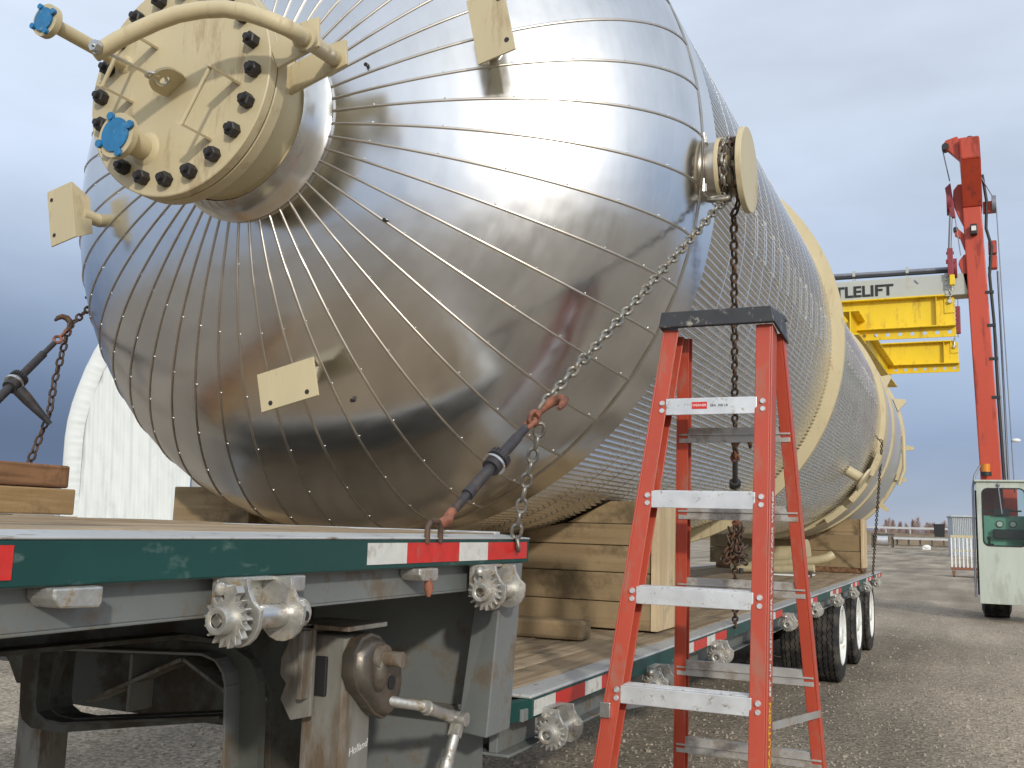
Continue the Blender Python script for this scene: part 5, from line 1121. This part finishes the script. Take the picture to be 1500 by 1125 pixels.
# flatbed trailer parked far away
fb = thing('flatbed_trailer', 'long low flatbed trailer parked far away in front of the earth bank', 'trailer', (-7, 150, 0))
MB().box(-10, 1.5, 149, 151.4, 1.25, 1.55).build('deck', M['alu_rail'], fb)
MB().box(-10.2, 1.5, 148.98, 151.42, 1.60, 1.72).build('load_rail', M['rust_frame'], fb)
for k in range(8): MB().box(-9.7 + 1.5 * k, -9.55 + 1.5 * k, 149.2, 151.2, .5, 1.25).build('leg', M['dark_frame'], fb)
MB().box(-12.9, -10, 149, 151.2, 1.75, 2.0).build('front_rack', M['dark_frame'], fb); MB().box(-12.9, -12.7, 149, 151.2, 0, 1.75).build('leg', M['dark_frame'], fb); MB().box(-10.3, -10.1, 149, 151.2, .1, 1.75).build('leg', M['dark_frame'], fb)
MB().cyl((-12.1, 149.4, 1.05), (-10.7, 149.4, 1.05), .75, n=20).build('drum', M['smooth_clad'], fb, smooth=40)
MB().box(-13, 2, 149.1, 149.5, .42, .52).build('lower_rail', M['dark_frame'], fb)
mb = MB(); mb.ball((-5.6, 145, .35), .42, 12, (1.3, .8, .7)); mb.box(-6.1, -5.1, 144.8, 145.2, .02, .4)
solo(mb, 'white_bag', M['white'], 'small white bag on the gravel before the far flatbed', 'bag', smooth=60)
# earth bank with guard rail
mb = MB(); xs = [-60 + 5 * k for k in range(33)]; vs = []
for x in xs:
    h = 2.5 + .25 * math.sin(x * .21) + .15 * math.sin(x * .9); vs += [(x, 182, -.05), (x, 186, h * .85), (x, 190, h), (x, 200, h), (x, 215, -.05)]
mb.add(vs, [(5 * i + k, 5 * i + 5 + k, 5 * i + 6 + k, 5 * i + 1 + k) for i in range(len(xs) - 1) for k in range(4)])
struct(mb, 'bank', M['bank'], smooth=60)
gr = thing('guard_rail', 'pale guard rail on posts along the top of the far earth bank', 'guard rail', (-15, 189, 2.4))
MB().box(-55, 60, 189, 189.1, 3.0, 3.35).build('rail', M['alu_rail'], gr)
for k in range(28): x = -54 + 4 * k; MB().box(x, x + .2, 189.11, 189.3, 2.0, 3.4).build('post', M['alu_rail'], gr)
# hills and bare trees along the horizon
mb = MB(); vs = []; xs = [-900 + 30 * k for k in range(61)]
for x in xs:
    h = 16 + 5 * math.sin(x * .011) + 3 * math.sin(x * .037 + 1); vs += [(x, 1150, -1), (x, 1230, h), (x, 1500, -1)]
mb.add(vs, [(3 * i + k, 3 * i + 3 + k, 3 * i + 4 + k, 3 * i + 1 + k) for i in range(len(xs) - 1) for k in range(2)]); struct(mb, 'hills', M['hill'], smooth=60)
tw = MB(); rnd = random.Random(3)
for k in range(95):
    x = -48 + .95 * k + rnd.uniform(-1, 1); y = rnd.uniform(318, 345); h = rnd.uniform(6.4, 8.6) * (.78 + .24 * math.sin(x * .33) ** 2)
    if x < -24: h *= .65
    tw.cyl((x, y, 0), (x, y, h * .6), .12, .06, 5, False)
    for j in range(150):
        t_ = rnd.uniform(.25, 1); a = rnd.uniform(0, 6.28); sp_ = h * .42 * math.sin(PI * min(1, .25 + t_ * .8)) ; p = Vector((x + math.cos(a) * sp_ * rnd.random() * .5, y + math.sin(a) * sp_ * .5, h * t_ * .85)); q = p + Vector((math.cos(a) * .5, math.sin(a) * .5, rnd.uniform(.6, 1.3)))
        s_ = Vector((.09, 0, .02)); tw.add([p - s_, p + s_, q], [(0, 1, 2)])
tw.build('tree_line', M['twig'], None, kind='stuff')
# white fabric building on the left
cx, cy = -31.669, 27.588; ru = Vector((math.cos(R(38)), math.sin(R(38)), 0)); rn = Vector((ru.y, -ru.x, 0))
tb = thing('fabric_building', 'big white fabric arch building with scalloped edge behind the left of the vessel', 'fabric building', (cx, cy, 0))
half = 9.0; arch = []
prof = [(0, 0), (-.02, 1.6), (-.06, 3.2), (-.08, 4.4), (-.04, 5.1), (.06, 5.75), (.2, 6.34), (.43, 7.16), (.69, 7.86), (.95, 8.4), (1.5, 9.3), (2.3, 10.3), (3.4, 11.2), (4.8, 12.0), (6.6, 12.6), (9, 12.9)]
arch = prof + [(18 - a, b) for a, b in reversed(prof[:-1])]
BP = lambda u_, z, d=0: Vector((cx, cy, 0)) + ru * u_ + rn * d + Vector((0, 0, z))
# end wall: gently wrinkled fabric panels
def zt(u_):
    for (a, b), (c, d) in zip(arch[:-1], arch[1:]):
        if a <= u_ <= c and c > a: return b + (d - b) * (u_ - a) / (c - a)
    return 0
mb = MB(); us = [-.02 + 4.64 * k / 100 for k in range(101)]; nz_ = 40; vs = []
rw = random.Random(5); ph = [rw.uniform(0, 6) for _ in range(8)]
for u_ in us:
    top = max(zt(u_), .02) if u_ > 0.05 else 2.6
    for j in range(nz_ + 1):
        z = top * j / nz_; d = .05 * math.sin(u_ * 5.2 + ph[0] + .3 * math.sin(z * 1.3)) + .03 * math.sin(u_ * 13 + ph[1] + .8 * math.sin(z * .9 + u_)) + .02 * math.sin(u_ * 31 + z * 2 + ph[2]) + .012 * math.sin(z * 5 + u_ * 9)
        vs.append(BP(u_, z, d))
m_ = nz_ + 1; mb.add(vs, [(i * m_ + j, i * m_ + j + 1, (i + 1) * m_ + j + 1, (i + 1) * m_ + j) for i in range(100) for j in range(nz_)])
mb.build('end_wall', M['tarp'], tb, smooth=80)
mb = MB(); mb.prism([(4.62, 0), (4.62, 11.6), (5.13, 11.9), (5.13, 0)], lambda a, b: BP(a, b, -.5), lambda a, b: BP(a, b, -.6)); mb.build('door_jamb', M['tarp_grey'], tb)
mb = MB(); mb.prism([(5.13, 0), (5.13, 12.0), (6.6, 12.5), (9, 12.8), (11.4, 12.5), (13.2, 11.9), (14.6, 11.1), (15.7, 10.2), (16.5, 9.2), (17.3, 7.8), (17.8, 6.3), (18.0, 4.4), (18, 0)], lambda a, b: BP(a, b, 0), lambda a, b: BP(a, b, -.2)); mb.build('door_panel', M['tarp'], tb)
# scalloped border strip following the arch
mb = MB(); vs = []; nA = 0; samples = []
for (a, b), (c, d) in zip(arch[:-1], arch[1:]):
    l_ = math.hypot(c - a, d - b); k = max(2, int(l_ / .09))
    for i in range(k): samples.append((a + (c - a) * i / k, b + (d - b) * i / k, math.atan2(d - b, c - a)))
for i, (a, b, t_) in enumerate(samples):
    nx, nz2 = math.sin(t_), -math.cos(t_)
    for w, dd in ((-.06, .0), (.0, .10), (.28, .12 + .012 * math.sin(i * 2.1) + .012 * math.sin(i * .83)), (.52, .11 + .02 * math.sin(i * 2.1 + .5) + .012 * math.sin(i * 1.3)), (.62, .06)): vs.append(BP(a + nx * w, max(b + nz2 * w, 0), dd))
mb.add(vs, [(5 * i + k, 5 * i + k + 1, 5 * i + 6 + k, 5 * i + 5 + k) for i in range(len(samples) - 1) for k in range(4)]); mb.build('edge_strip', M['tarp'], tb, smooth=80)
mb = MB(); vs = []
for i, (a, b, t_) in enumerate(samples): vs += [BP(a, b, -.05), BP(a, b, -14)]
mb.add(vs, [(2 * i, 2 * i + 1, 2 * i + 3, 2 * i + 2) for i in range(len(samples) - 1)]); mb.build('roof', M['tarp'], tb, smooth=80)
mb = MB(); mb.cyl(BP(-.15, 0, .1), BP(-.15, 2.1, .1), .05, n=8); mb.box(*(lambda c: (c.x - .06, c.x + .06, c.y - .06, c.y + .06, 1.0, 2.1))(BP(-.15, 0, .1))); mb.build('corner_pole', M['tarp_grey'], tb)
